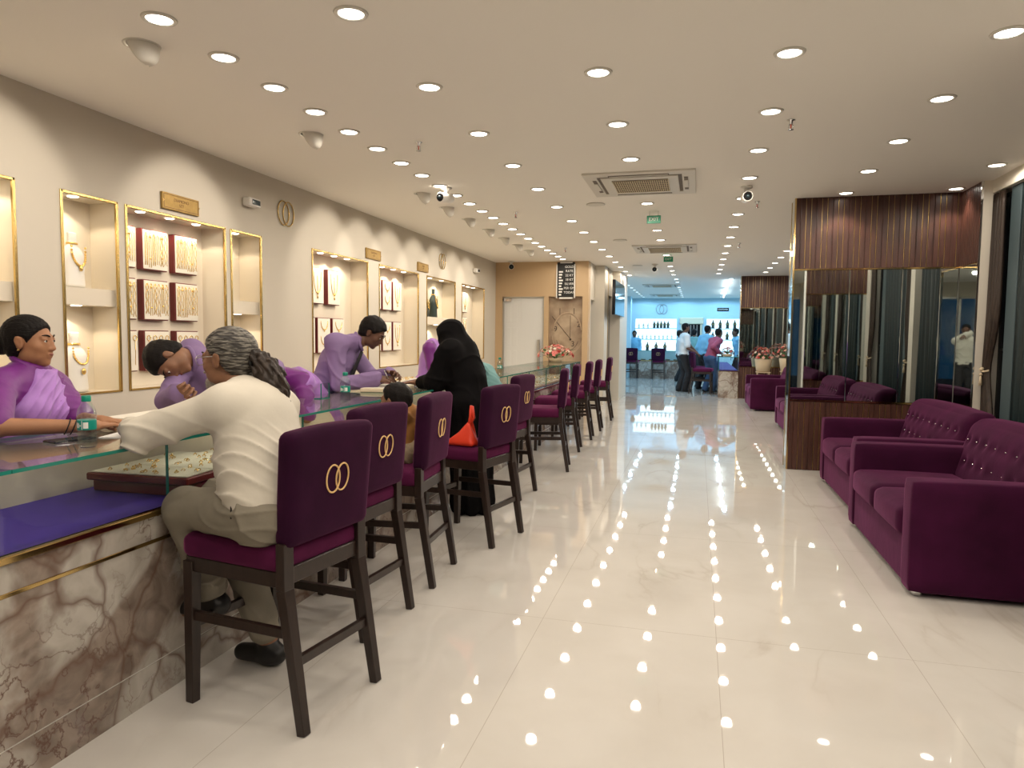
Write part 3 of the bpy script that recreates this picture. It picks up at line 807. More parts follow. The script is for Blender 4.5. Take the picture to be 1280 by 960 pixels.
# blue-lit hall beyond
w = MB()
w.box((-4.4, 26.3, 2.12), (4.6, 26.6, ZC)); w.box((-4.4, 26.3, 0), (-2.25, 26.6, 2.12)); w.box((-.75, 26.3, 0), (-.6, 26.6, 2.12)); 
w.box((.15, 26.3, 0), (.3, 26.6, 2.12)); w.box((2.0, 26.3, 0), (4.6, 26.6, 2.12)); w.box((-4.4, 26.55, 0), (4.6, 26.7, 2.12))
w.box((-2.25, 26.3, 0), (2.0, 26.55, .9))
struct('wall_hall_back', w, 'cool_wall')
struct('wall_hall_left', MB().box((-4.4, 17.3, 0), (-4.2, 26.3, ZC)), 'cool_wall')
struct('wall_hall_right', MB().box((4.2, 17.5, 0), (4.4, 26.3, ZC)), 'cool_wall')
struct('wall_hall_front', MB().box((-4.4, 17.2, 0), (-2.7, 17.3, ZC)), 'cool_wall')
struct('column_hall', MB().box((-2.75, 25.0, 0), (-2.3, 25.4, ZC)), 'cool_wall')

# ================================================================== MIRRORED PARTITIONS
def partition(y0, label, ret=True):
    t = thing('mirrored_partition', label, 'partition', (1.75, y0, 0))
    X0, X1, D = .96 - 1.75, XR - 1.75 - .0, .26
    MB().box((X0 + .01, .02, 0), (X1, D - .02, ZC)).build('core', 'white_paint', t)
    def ribs(name, z0, z1, y, back=False):
        m = MB(); g = MB(); x = X0; i = 0
        while x < X1 - .001:
            x2 = min(x + .052, X1)
            m.box((x, y - .012, z0), (x2 - .006, y + .012, z1), .003, 1)
            if True: g.box((x2 - .0045, y - .0095, z0 + .01), (x2 - .0025, y + .01, z1 - .01)) if (i * 5) % 3 else None
            x = x2; i += 1
        m.box((X0, y - .004, z0), (X1, y + .014, z1))
        p = m.build(name, 'ribbed_wood', t); gi = g.build('gold_inlay', 'gold_soft', p); gi['kind'] = 'stuff'
    ribs('wood_fascia', 2.125, ZC, 0.0); ribs('wood_base', 0, .735, 0.0)
    MB().box((X0, -.022, .735), (X1, .03, .75)).build('brass_ledge', 'brass', t)
    MB().box((X0, -.018, 2.112), (X1, .03, 2.125)).build('brass_ledge', 'brass', t)
    xs = [X0 + .004, 1.505 - 1.75, 1.995 - 1.75, 2.34 - 1.75, 2.505 - 1.75 if ret else X1]
    for a, b in zip(xs, xs[1:]):
        MB().box((a + .0015, .0, .75), (b - .0015, .019, 2.112), .004, 1).build('mirror_panel', 'mirror', t)
    for a in (.96, ): 
        MB().box((X0 - .012, -.014, 0), (X0 + .004, .012, ZC)).build('corner_strip', 'brass', t)
    MB().box((X0 - .008, .012, 0), (X0 + .01, D - .012, ZC)).build('mirror_end', 'mirror', t)
    MB().box((X0 - .012, D - .012, 0), (X0 + .004, D + .008, ZC)).build('corner_strip', 'brass', t)
    MB().box((X0, D - .02, 0), (X1, D, ZC)).build('back_mirror', 'mirror', t)
    if ret:     # short return towards the window jamb
        xr = 2.505 - 1.75; ya = -.50
        m = MB(); y = ya
        while y < -.012:
            m.box((xr - .010, y, 2.125), (xr + .012, min(y + .046, -.012), ZC), .003, 1); y += .052
        m.box((xr - .003, ya, 2.125), (xr + .155, -.01, ZC)); m.build('wood_fascia', 'ribbed_wood', t)
        MB().box((xr, ya, 0), (xr + .155, -.01, .735)).build('wood_base', 'ribbed_wood', t)
        MB().box((xr - .01, ya, .735), (xr + .155, -.01, .75)).build('brass_ledge', 'brass', t)
        MB().box((xr - .01, ya, 2.112), (xr + .155, -.01, 2.125)).build('brass_ledge', 'brass', t)
        MB().box((xr, ya + .002, .75), (xr + .155, -.012, 2.112)).build('mirror_panel', 'mirror', t)
        MB().box((xr - .012, ya - .012, 0), (xr + .01, ya, ZC)).build('corner_strip', 'chrome', t)
    return t
partition(7.95, 'ribbed dark wood and mirror partition beside the purple sofas, nearer one')
partition(17.30, 'ribbed wood and mirror partition at the entrance to the blue-lit hall', ret=False)
q = partition(-3.70, 'short wood and mirror partition facing the far one, seen only in the mirrors', ret=False)
q.rotation_euler = (0, 0, PI); q.location = (1.62 + .88 - .0, 3.72, 0)

# ================================================================== LIGHTS IN THE CEILING
def downlight(name, r=.058, diff='diffuser'):
    t = thing(name, '', 'ceiling light')
    MB().lathe([(r, -.001), (r + .004, -.009), (r + .018, -.007), (r + .022, 0)], n=28).build('trim_ring', 'trim_white', t)
    MB().lathe([(0, -.0045), (r * .7, -.005), (r, -.004), (r, 0)], n=24).build('diffuser', diff, t)
    return t
def lamp(x, y, z, e, col, spot=3.1, size=.05, rot=None, blend=.25, name='lamp_light'):
    l = bpy.data.lights.new(name, 'SPOT'); l.energy = e; l.color = col; l.spot_size = spot; l.spot_blend = blend; l.shadow_soft_size = size
    o = bpy.data.objects.new(name, l); C.objects.link(o); o.location = (x, y, z)
    if rot is not None: o.rotation_euler = rot
    return o
WARM, COOL = (1.0, .885, .745), (.38, .70, 1.0)
E_DL = 9.0
proto = downlight('downlight'); cool = downlight('downlight', diff='diffuser_cool')
used = [False]
def place_dl(x, y, label, group, warm=True, e=E_DL, light=True):
    src = proto if warm else cool; key = 'u%d' % warm
    if key not in CH: CH[key] = 1; o = src; o.location = (x, y, ZC); o['label'] = label; o['group'] = group
    else: o = dup(src, (x, y, ZC), 0, label, group)
    near = warm and x > 1 and abs(y - 7.75) < .1
    if light: lamp(x, y, ZC - .025, e * (1.6 if near else 1), WARM if warm else COOL, 1.75 if near else 3.1, blend=.35 if near else .25)
rows = [(-1.58, 'in the ceiling row just in front of the chairs'), (-.575, 'in the ceiling row that runs through the air conditioners'),
        (.42, 'in the ceiling row over the middle of the aisle'), (1.40, 'in the ceiling row over the front edge of the sofas'), (2.38, 'in the ceiling row over the sofa backs')]
for x, d in rows:
    for k in range(-4, 16):
        y = 3.03 + .965 * k
        if k < -1 and (k % 2): continue
        if x > .9 and 7.6 < y < 8.4 and False: continue
        if x == -.575 and (abs(y - 6.88) < .55 or abs(y - 11.83) < .6): continue
        if y > 17.0: continue
        yy = {-1.58: 3.02 + .975 * k, -.575: 3.02 + .975 * k, .42: 2.99 + .965 * k}.get(x, 2.99 + .952 * k)
        if x > 1 and 7.8 < yy < 8.3: continue
        sc = 2.0 if k < -1 else 1.0
        place_dl(x, yy, 'round recessed downlight ' + d, 'round downlights ' + d, e=E_DL * sc * (1.0 if x < 2 else .8))
k = 0; y = 1.0
while y < 13.3:
    place_dl(-2.49, y, 'small recessed downlight in the close-spaced row above the glass counter', 'small downlights above the counter', e=E_DL * .40)
    y += .465
for x in (-1.9, -.55, .75, 2.2):
    for k in range(9):
        y = 17.9 + .95 * k
        place_dl(x, y, 'cool white downlight in the ceiling of the blue-lit hall', 'downlights of the blue-lit hall', warm=False, e=29.0, light=(k % 2 == 0))
led = MB().cyl((.70, 18.2, ZC - .09), (.76, 21.0, ZC - .09), .02).cyl((.765, 21.5, ZC - .09), (.80, 24.2, ZC - .09), .02)
t = thing('track_light', 'long white tube light hanging at the ceiling of the blue-lit hall', 'ceiling light', (.75, 21, ZC - .09))
q = MB().cyl((-.05, -2.8, 0), (.0, 0, 0), .018).cyl((.005, .4, 0), (.04, 3.2, 0), .018); q.build('tube', 'led_tube', t)
MB().box((-.03, .0, .0), (.03, .4, .03)).box((-.01, .15, .03), (.01, .25, .09)).build('bracket', 'black_matt', t)

# adjustable cone spots that wash the left wall
EY = [(-2.80, 3.09), (-2.80, 4.72), (-2.81, 6.90), (-2.83, 7.70), (-2.83, 8.50), (-2.83, 9.37), (-2.84, 10.2), (-2.83, 10.98), (-2.82, 11.71)]
t = thing('cone_spotlight', '', 'spotlight')
MB().lathe([(.075, 0), (.075, -.006), (.088, -.004), (.09, 0)], n=28).build('trim_ring', 'trim_white', t)
m = MB(); n = 28; rings = []
for j in range(9):        # half-cone hood opening to the wall
    a = j / 8; zz = -.105 * a; rr = .078 * math.sqrt(max(1 - a ** 1.6 * .985, 0)); xo = .035 * a
    rings.append([m.bm.verts.new((xo + rr * math.cos(th), rr * math.sin(th), zz)) for th in np.linspace(-PI * .62, PI * .62, n)])
for A, B in zip(rings, rings[1:]):
    for i in range(n - 1): m.bm.faces.new((A[i], A[i + 1], B[i + 1], B[i])).smooth = True
o = m.build('hood', 'trim_white', t); sm = o.modifiers.new('s', 'SOLIDIFY'); sm.thickness = .004
MB().lathe([(0, -.006), (.035, -.006), (.04, 0)], n=20).build('lamp', 'lamp_niche', t)
words_ = ['nearest the camera, large in the upper corner', 'second along the row, over the first gold ring emblem', 'first of the tight cluster, beside the dome camera', 'second of the tight cluster above the counter',
          'third of the tight cluster above the counter', 'fourth of the tight cluster above the counter', 'fifth of the tight cluster above the counter', 'sixth of the tight cluster above the counter', 'last of the row, close to the tan wall']
for i, (x, y) in enumerate(EY):
    lb = 'white cone spotlight, ' + words_[i]
    if i == 0: t.location = (x, y, ZC); t['label'] = lb; t['group'] = 'cone spotlights washing the left wall'; pt = t
    else: dup(pt, (x, y, ZC), 0, lb, 'cone spotlights washing the left wall')
    lamp(x - .05, y, ZC - .03, 24, WARM, 1.2, .02, rot=(0, math.radians(55), 0), blend=.5)

# cassette air conditioners
def cassette():
    t = thing('air_conditioner', '', 'air conditioner')
    m = MB(); h = .50
    m.box((-h, -h, -.018), (h, -h + .12, 0), .004).box((-h, h - .12, -.018), (h, h, 0), .004).box((-h, -h + .12, -.018), (-h + .12, h - .12, 0), .004).box((h - .12, -h + .12, -.018), (h, h - .12, 0), .004)
    m.build('face_frame', 'trim_white', t)
    MB().box((-.38, -.38, -.012), (.38, .38, -.001)).build('vent_slot', 'slot_dark', t)
    m = MB().box((-.35, -.35, -.026), (.35, .35, -.012), .03, 3); m.build('centre_panel', 'trim_white', t)
    m = MB().box((-.255, -.26, -.030), (.255, .26, -.027)); m.build('grille_backing', 'slot_dark', t)
    m = MB()
    for k in range(26): m.box((-.25 + k * .02, -.25, -.037), (-.243 + k * .02, .25, -.028))
    for k in range(7): m.box((-.25, -.25 + k * .083, -.034), (.25, -.246 + k * .083, -.029))
    g = m.build('grille', 'cream_card', t)
    for sx, sy, w_, d_ in ((0, .415, .27, .018), (0, -.415, .27, .018), (.415, 0, .018, .27), (-.415, 0, .018, .27)):
        MB().box((sx - w_, sy - d_, -.021), (sx + w_, sy + d_, -.019)).build('louvre', 'slot_dark', t)
        MB().box((sx - w_ * .97, sy - d_ * .55, -.028), (sx + w_ * .97, sy + d_ * .55, -.021), .002, 1).build('louvre_flap', 'trim_white', t)
    return t
a = cassette(); a.location = (-.555, 6.875, ZC); a['label'] = 'square ceiling cassette air conditioner, the largest and nearest of the two in this hall'
dup(a, (-.555, 11.85, ZC), 0, 'square ceiling cassette air conditioner, further along near the second green exit sign')
dup(a, (-1.0, 20.0, ZC), 0, 'ceiling air conditioner at the start of the blue-lit hall'); dup(a, (-1.1, 24.4, ZC), 0, 'ceiling air conditioner deep inside the blue-lit hall')

# sprinklers, speakers, cameras, exit signs
t = thing('sprinkler', '', 'sprinkler')
MB().lathe([(.028, 0), (.028, -.004), (.012, -.008), (.010, -.03)], n=14).build('body', 'chrome', t)
MB().cyl((0, 0, -.03), (0, 0, -.062), .005).build('bulb', 'red_bulb', t)
MB().tube([(.010, 0, -.03), (.016, 0, -.045), (.010, 0, -.062)], .002, 5).tube([(-.010, 0, -.03), (-.016, 0, -.045), (-.010, 0, -.062)], .002, 5).lathe([(.018, -.062), (.018, -.066), (0, -.066)], n=12).build('deflector', 'chrome', t)
sp = [((-2.1, 5.09), 'over the counter near the standing clerk'), ((-2.12, 8.13), 'over the counter past the dome camera'), ((.57, 5.14), 'in the aisle ceiling, closest to the sofas'), ((.58, 8.04), 'in the aisle ceiling just behind the bullet camera'),
      ((.58, 11.42), 'in the aisle ceiling far beyond the partition'), ((-2.15, 11.51), 'in front of the black price board')]
for i, ((x, y), d) in enumerate(sp):
    lb = 'small ceiling fire sprinkler ' + d
    if i == 0: t.location = (x, y, ZC); t['label'] = lb; ps = t
    else: dup(ps, (x, y, ZC), 0, lb)
t = thing('ceiling_speaker', 'round flush ceiling speaker beside the nearest air conditioner', 'speaker', (-1.13, 7.83, ZC))
MB().lathe([(.10, 0), (.105, -.006), (.09, -.008), (0, -.007)], n=32).build('grille', 'trim_white', t)
dup(t, (-1.17, 10.73, ZC), 0, 'round flush ceiling speaker just before the second air conditioner'); dup(t, (-1.22, 14.5, ZC), 0, 'round flush ceiling speaker near the entrance of the blue hall')
def bullet(name, label, loc, rz, sc=1.0):
    t = thing(name, label, 'camera', loc, rz); t.scale = (sc,) * 3
    MB().lathe([(.045, 0), (.045, -.012), (.02, -.02), (.014, -.05)], n=20).build('mount', 'white_plastic', t)
    q = MB().cyl((0, .06, -.075), (0, -.075, -.085), .036, .038, 24); q.build('housing', 'white_plastic', t)
    MB().cyl((0, -.0755, -.0855), (0, -.082, -.086), .034, .030, 20).build('lens_ring', 'black_gloss', t)
    MB().ball((0, -.08, -.0858), .014, 2).build('lens', 'screen_glass', t)
    return t
bullet('security_camera', 'white dome-mounted security camera above the counter, by the cone spotlights', (-2.46, 6.68, ZC), -.35, 1.25)
bullet('security_camera', 'white security camera on the aisle ceiling beside the partition', (.42, 7.25, ZC), .1, 1.25)
bullet('security_camera', 'dark-lensed security camera far down the aisle ceiling', (-.86, 14.3, ZC), 0, 1.3)
bullet('security_camera', 'white security camera at the top of the tan far wall', (-3.55, 13.3, ZC), .3, 1.4)
def wallcam(label, y, z):
    t = thing('security_camera', label, 'camera', (XL, y, z))
    MB().box((0, -.03, -.03), (.02, .03, .03), .006).build('mount', 'white_plastic', t)
    MB().box((.01, -.085, -.038), (.085, .085, .038), .012).build('housing', 'white_plastic', t)
    MB().box((.085, -.045, -.022), (.088, .07, .022), .001).build('face', 'screen_glass', t)
wallcam('small white wall camera between the gold sign and ring emblem', 5.525, 2.555); wallcam('small white wall camera near the far corner past the second emblem', 12.1, 2.57)
def exit_sign(label, y, x=-.53):
    t = thing('exit_sign', label, 'sign', (x, y, ZC))
    MB().cyl((-.05, 0, 0), (-.05, 0, -.05), .004, n=6).cyl((.05, 0, 0), (.05, 0, -.05), .004, n=6).build('hanger', 'chrome', t)
    MB().box((-.08, -.010, -.14), (.08, .010, -.05), .004).build('plate', 'green_sign', t)
    text_obj('EXIT', .055, 'paper', (0, -.0112, -.095), (PI / 2, 0, 0), t, 'lettering')
exit_sign('hanging green exit sign past the nearest air conditioner', 8.4); exit_sign('hanging green exit sign beyond the second air conditioner', 12.6)

# ================================================================== LEFT WALL: niches, signs, emblems
def ring_emblem(parent, c, axis, r, tube, gap, m, name='ring_emblem', n=44, squash=.8):
    """two interlocking rings; axis 'x' = lying in the yz plane"""
    for sg in (-1, 1):
        pts = []
        for k in range(n):
            t_ = 2 * PI * k / n; y = sg * gap + r * squash * math.cos(t_); z = r * math.sin(t_)
            off = .5 * tube * math.sin(t_) * sg
            pts.append((c[0] + off, c[1] + y, c[2] + z))
        MB().tube(pts, tube, 6, closed=True).build('ring', m, parent)
for y, lb in ((6.12, 'gold interlocking rings emblem on the wall between the first niches'), (10.45, 'gold interlocking rings emblem above the niche with dark busts')):
    t = thing('ring_emblem', lb, 'emblem', (XL + .01, y, 2.56)); ring_emblem(t, (0, 0, 0), 'x', .115, .006, .042, 'gold')
def brass_sign(label, y, lines):
    t = thing('wall_sign', label, 'sign', (XL, y, 2.385))
    MB().box((0, -.20, -.062), (.022, .20, .062), .003, 1).build('plate', 'brass_sign', t)
    b = MB(); e = .0235
    for a_, c_ in (((.022, -.185, .047), (e, .185, .051)), ((.022, -.185, -.051), (e, .185, -.047)), ((.022, -.188, -.05), (e, -.184, .05)), ((.022, .184, -.05), (e, .188, .05))): b.box(a_, c_)
    b.build('engraved_border', 'ink_brown', t)
    for i, s_ in enumerate(lines): text_obj(s_, .034, 'ink_brown', (.0225, 0, .016 - .034 * i), (PI / 2, 0, PI / 2), t, 'lettering', .0005)
    for sy in (-1, 1): MB().cyl((.022, sy * .193, 0), (.026, sy * .193, 0), .005, n=10).build('screw', 'brass', t)
brass_sign('engraved brass sign above the niche with nine necklace boards', 4.67, ['DIAMOND', 'SET'])
brass_sign('engraved brass sign above the gap after the wide five-board niche', 8.02, ['DIAMOND', 'SET'])
brass_sign('engraved brass sign beside the far ring emblem', 9.64, ['GOLD', 'SET'])

NLAB = ['tall gold-framed niche at the picture edge behind the sari woman', 'narrow gold-framed niche with two white necklace busts', 'wide gold-framed niche with nine chain boards', 'narrow gold-framed niche with a shelf, behind the ponytailed man',
        'gold-framed niche with five necklace boards behind the standing clerk', 'gold-framed niche with six necklace boards past the brass sign', 'gold-framed niche with dark necklace busts', 'last gold-framed niche before the tan wall']
def niche(i, shelves, lamps):
    a, b = NICHES[i]; t = thing('display_niche', NLAB[i], 'display niche', (XL, (a + b) / 2, NZ0)); h = (b - a) / 2; Z = NZ1 - NZ0
    m = MB(); e = .004
    m.box((-ND - .012, -h, 0), (-ND, h, Z)).box((-ND, -h, 0), (-.001, -h + e, Z)).box((-ND, h - e, 0), (-.001, h, Z)).box((-ND, -h, 0), (-.001, h, e)).box((-ND, -h, Z - e), (-.001, h, Z))
    m.build('lining', 'niche_cream', t)
    f = MB(); w_ = .015; fx = .010
    f.box((-.010, -h - .004, -.004), (fx, -h + w_, Z + .004), .003, 1).box((-.010, h - w_, -.004), (fx, h + .004, Z + .004), .003, 1)
    f.box((-.010, -h, Z - w_), (fx, h, Z + .004), .003, 1).box((-.010, -h, -.004), (fx, h, w_ * .6), .003, 1)
    f.build('gold_frame', 'gold', t)
    for z in shelves:
        s_ = MB().box((-ND, -h + e, z - NZ0 - .115), (-.03, h - e, z - NZ0)); s_.build('shelf', 'niche_cream', t)
    for (y, z, big) in lamps:
        l = MB().lathe([(0, -.004), (.026, -.005), (.034, 0)], c=(-.10, y - (a + b) / 2, z - NZ0), n=18).build('niche_light', 'lamp_niche', t)
        lamp(XL - .10, y, z - .012, 3.3 * big, (1, .84, .62), 2.2, .025, name='niche_lamp')
    return t
niche(0, [1.68], [(2.9, NZ1 - .004, 1), (3.15, NZ1 - .004, 1), (3.0, 1.565, 1)])
niche(1, [1.68], [(3.80, NZ1 - .004, 1.2), (3.80, 1.565, 1.2)])
niche(2, [], [(4.38, NZ1 - .004, 1.3), (4.68, NZ1 - .004, 1.3), (4.98, NZ1 - .004, 1.3)])
niche(3, [1.68], [(5.48, NZ1 - .004, 1.1), (5.5, 1.565, 1)])
niche(4, [], [(6.95, NZ1 - .004, 1.6), (7.25, NZ1 - .004, 1.6), (7.55, NZ1 - .004, 1.6)])
niche(5, [], [(8.5, NZ1 - .004, 1.6), (8.85, NZ1 - .004, 1.6), (9.2, NZ1 - .004, 1.6)])
niche(6, [1.68], [(10.2, NZ1 - .004, 1.6), (10.7, NZ1 - .004, 1.6), (10.45, 1.565, 1.6)])
niche(7, [], [(11.75, NZ1 - .004, 1.6), (12.05, NZ1 - .004, 1.6), (12.35, NZ1 - .004, 1.6)])

def chain_mesh(y, ztop, length, w, r=.0024, drop=0.0, n=14):
    pts = []
    for k in range(n + 1):
        t_ = k / n; a = PI * t_
        pts.append((-.0, y - w * math.cos(a), ztop - length * math.sin(a) ** .55))
    return pts
def board(y, z, w_, h_, d_, kind, label, group, tilt=-.03):
    """burgundy box board with a pale pad and gold chains, hung in a niche"""
    t = thing('necklace_board', label, 'necklace board', (XL - ND, y, z), 0, group)
    MB().box((.0, -w_ / 2, -h_ / 2), (d_, w_ / 2, h_ / 2), .004, 1).build('box', 'burgundy', t)
    MB().box((d_, -w_ / 2 + .008, -h_ / 2 + .008), (d_ + .006, w_ / 2 - .002, h_ / 2 - .008), .002, 1).build('pad', 'pad_white', t)
    x = d_ + .009
    if kind == 'chains':
        for k in range(6):
            yy = -w_ / 2 + .035 + k * (w_ - .06) / 5; ln = h_ * random.uniform(.72, .84)
            m = MB(); top = h_ / 2 - .03
            wv = random.choice([.0, .003, .005])
            for sg in (-1, 1):
                pts = [(x + .001 * math.sin(q * 9), yy + sg * .010 * (1 if q > 0 else .2) + wv * math.sin(q * 2.2) * sg, top - ln * q / 9) for q in range(10)]
                m.tube(pts, .0036 if k % 2 == 0 else .0026, 5)
            if k % 3 == 1: m.ball((x + .002, yy, top - .03), .009, 1); m.ball((x + .002, yy, top - ln * .75), .007, 1)
            m.build('gold_chain', 'gold_jewel' if kind == 'chains' else 'gold', t)
    elif kind == 'sets':
        for k in range(4):
            yy = -w_ / 2 + .04 + k * (w_ - .07) / 3; m = MB()
            m.tube([(x, yy + .018 * math.cos(a), h_ / 2 - .06 + .02 * math.sin(a)) for a in np.linspace(0, 2 * PI, 14, endpoint=False)], .003, 5, closed=True)
            m.tube([(x, yy, h_ / 2 - .08), (x, yy + .003, 0), (x, yy, -h_ / 2 + .05)], .0022, 5)
            m.build('gold_chain', 'gold_jewel', t)
    elif kind == 'long':
        m = MB(); m.tube([(x, -w_ * .28 * math.cos(PI * q / 18), h_ / 2 - .04 - h_ * .62 * math.sin(PI * q / 18) ** .8) for q in range(19)], .0042, 6); m.build('gold_necklace', 'gold_jewel', t)
        m = MB(); m.ball((x + .002, 0, -h_ * .2), .022, 2, (.3, 1, 1)); m.ball((x + .002, 0, -h_ * .31), .013, 2, (.4, 1, 1.6)); m.tube([(x, 0, h_ * .3), (x, .004, 0), (x, 0, -h_ * .2)], .004, 5); m.build('pendant', 'gold_jewel', t)
    else:
        for q, zc in enumerate((h_ * .40, -h_ * .02)):
            m = MB(); m.tube([(x, -w_ * .27 * math.cos(PI * s_ / 16), zc - h_ * .24 * math.sin(PI * s_ / 16) ** .9) for s_ in range(17)], .005, 6, rad=[.003 + .004 * math.sin(PI * s_ / 16) for s_ in range(17)])
            m.ball((x + .002, 0, zc - h_ * .27), .012, 1, (.4, 1, 1.3)); m.build('gold_necklace', 'gold_jewel', t)
    return t
rowsn = ['top', 'middle', 'bottom']; coln = ['first', 'second', 'third']
for c_ in range(3):
    for r_ in range(3):
        board([4.27, 4.60, 4.94][c_], [2.025, 1.64, 1.25][r_], .262, .312, .055, 'chains' if r_ < 2 else 'sets', 'burgundy board of thin gold chains, %s row, %s column of the nine-board niche' % (rowsn[r_], coln[c_]), 'chain boards in the nine-board niche')
for k in range(2): board([6.99, 7.36][k], 1.93, .275, .40, .06, 'long', 'burgundy board with one long pendant necklace, top row, %s, behind the clerk' % coln[k], 'necklace boards behind the standing clerk')
for k in range(3): board([6.80, 7.13, 7.46][k], 1.38, .275, .40, .06, 'short', 'burgundy board with curved gold necklaces, bottom row, %s, behind the clerk' % coln[k], 'necklace boards behind the standing clerk')
for r_ in range(2):
    for k in range(3): board([8.47, 8.80, 9.13][k], [1.93, 1.38][r_], .275, .40, .06, 'long' if k != 1 else 'short', 'burgundy necklace board, %s row, %s, in the niche past the brass sign' % (['top', 'bottom'][r_], coln[k]), 'necklace boards in the six-board niche')
for r_ in range(3):
    for k in range(2): board([11.72, 12.08][k], [2.0, 1.56, 1.16][r_], .28, .36, .06, 'long', 'small burgundy board, %s row, %s, in the last niche before the tan wall' % (rowsn[r_], coln[k]), 'necklace boards in the last niche')

def bust(loc, rz, h, m, jm, label, kind=0):
    t = thing('necklace_bust', label, 'display bust', loc, rz)
    prof = [(.085, 0), (.088, .02), (.082, .10), (.092, .17), (.088, .22), (.062, .265), (.036, .29), (.031, .33), (.034, .37), (.030, .375), (0, .375)]
    k = h / .375
    MB().lathe([(r * k, z * k) for r, z in prof], sy=1.0, n=28, M=Matrix.Diagonal((.62, 1.18, 1, 1))).build('bust', m, t)
    q = MB()
    for s_ in range(25):
        a = PI * s_ / 24; y = -.062 * k * math.cos(a); z = .275 * k - (.13 if kind == 0 else .10) * k * math.sin(a) ** .8
        x = .62 * k * math.sqrt(max(.092 ** 2 - (y / k) ** 2, .0009)) + .004
        q.ball((x, y * 1.15, z), (.0075 if kind else .0095) * k, 1)
    q.ball((.062 * k, 0, .13 * k), .018 * k, 2, (.5, 1, 1.2)); q.build('necklace', jm, t)
    q = MB(); q.tube([(.036 * k * .7 * math.cos(a), .038 * k * math.sin(a), .30 * k) for a in np.linspace(0, 2 * PI, 20, endpoint=False)], .008 * k, 6, closed=True); q.build('choker', jm, t)
    return t
bust((XL - .12, 3.80, 1.685), .2, .36, 'bust_white', 'gold_jewel', 'white necklace bust with beaded gold necklace on the upper shelf')
bust((XL - .12, 3.79, .985), .2, .40, 'bust_white', 'gold_jewel', 'white necklace bust with layered gold collar on the lower shelf', 1)
bust((XL - .14, 5.36, 1.685), .2, .16, 'cream_card', 'gold_jewel', 'tiny cream jewellery stand at the edge of the narrow niche')
bust((XL - .11, 10.05, 1.685), .2, .34, 'bust_black', 'gold_jewel', 'black necklace bust, first of the pair in the niche behind the abaya')
bust((XL - .13, 10.42, 1.685), .2, .44, 'bust_black', 'gold_jewel', 'taller black necklace bust, second of the pair behind the abaya')
bust((XL - .12, 10.15, .985), .2, .30, 'bust_black', 'leaf', 'dark bust with green beads on the lower shelf behind the abaya', 1)

# far wall fittings
t = thing('price_board', 'black rate board with white lettering high on the tan wall', 'sign', (-2.50, YF - .03, 2.50))
MB().box((-.17, -.0, -.34), (.17, .03, .34), .004, 1).build('panel', 'black_matt', t)
f = MB().box((-.185, -.01, -.35), (-.165, .035, .30)).box((.165, -.01, -.35), (.185, .035, .30)).box((-.12, -.012, -.365), (.14, .03, -.335)).box((-.11, -.012, .32), (.13, .03, .345)); f.build('white_edge', 'white_plastic', t)
for i, s_ in enumerate(['GOLD', 'RATE', '22 KT', '18 KT', 'SILVER', 'PER GM', 'TODAY']):
    text_obj(s_, .062, 'paper', (.07, -.001, .25 - i * .082), (PI / 2, 0, 0), t, 'lettering')
m = MB()
for i in range(9): m.box((-.135, -.002, -.30 + i * .055), (-.135 + .05 + .03 * ((i * 7) % 3) / 2, 0, -.27 + i * .055))
m.build('lettering', 'paper', t)
def mural_mat():
    m, nt, b = _nt('mural_sepia'); N, L = nt.nodes, nt.links
    geo = N.new('ShaderNodeNewGeometry'); n = N.new('ShaderNodeTexNoise'); n.inputs['Scale'].default_value = 3; n.inputs['Detail'].default_value = 8; n.inputs['Distortion'].default_value = .2
    L.new(geo.outputs['Position'], n.inputs['Vector']); cr = N.new('ShaderNodeValToRGB'); e = cr.color_ramp.elements
    e[0].position = .3; e[0].color = (.20, .13, .085, 1); e[1].position = .7; e[1].color = (.50, .39, .27, 1)
    L.new(n.outputs['Fac'], cr.inputs[0]); L.new(cr.outputs[0], b.inputs['Base Color']); b.inputs['Roughness'].default_value = .5
mural_mat(); mat('mural_pale', (.50, .38, .27), .5); mat('mural_ink', (.06, .035, .022), .5)
t = thing('clock_mural', 'sepia antique clock face mural in the recess of the tan wall', 'wall mural', (-2.505, YF + .11, 1.40))
MB().box((-.333, -.008, -.78), (.333, .008, .785)).build('print', 'mural_sepia', t)
def arc(cx, cz, rx, rz, a0, a1, tub, m, name, y=-.010):
    MB().tube([(cx + rx * math.cos(a), y, cz + rz * math.sin(a)) for a in np.linspace(a0, a1, 30)], tub, 5).build(name, m, t)
arc(.03, .02, .30, .36, -PI, 0, .006, 'mural_pale', 'dial_ring'); arc(.03, .05, .29, .42, .2, PI - .2, .016, 'mural_pale', 'dial_ring'); arc(.03, .0, .22, .27, -2.9, -.3, .004, 'mural_ink', 'dial_ring')
q = MB().tube([(-.28, -.011, .40), (.10, -.011, -.05)], .005, 5); q.build('clock_hand', 'mural_ink', t)
q = MB().tube([(.085, -.011, .42), (.085, -.011, -.02)], .004, 5); q.build('clock_hand', 'mural_ink', t)
MB().ball((.09, -.012, -.05), .022, 2, (1, .3, 1)).build('clock_hub', 'mural_ink', t)
q = MB().box((-.13, -.012, .42), (-.118, -.008, .56)).box((.15, -.012, .42), (.162, -.008, .56)); q.build('dial_window', 'mural_ink', t)
for s_, x, z in (('2', .25, .24), ('9', -.21, .15), ('3', .14, -.14)): text_obj(s_, .15, 'mural_ink', (x, -.009, z), (PI / 2, 0, 0), t, 'numeral')

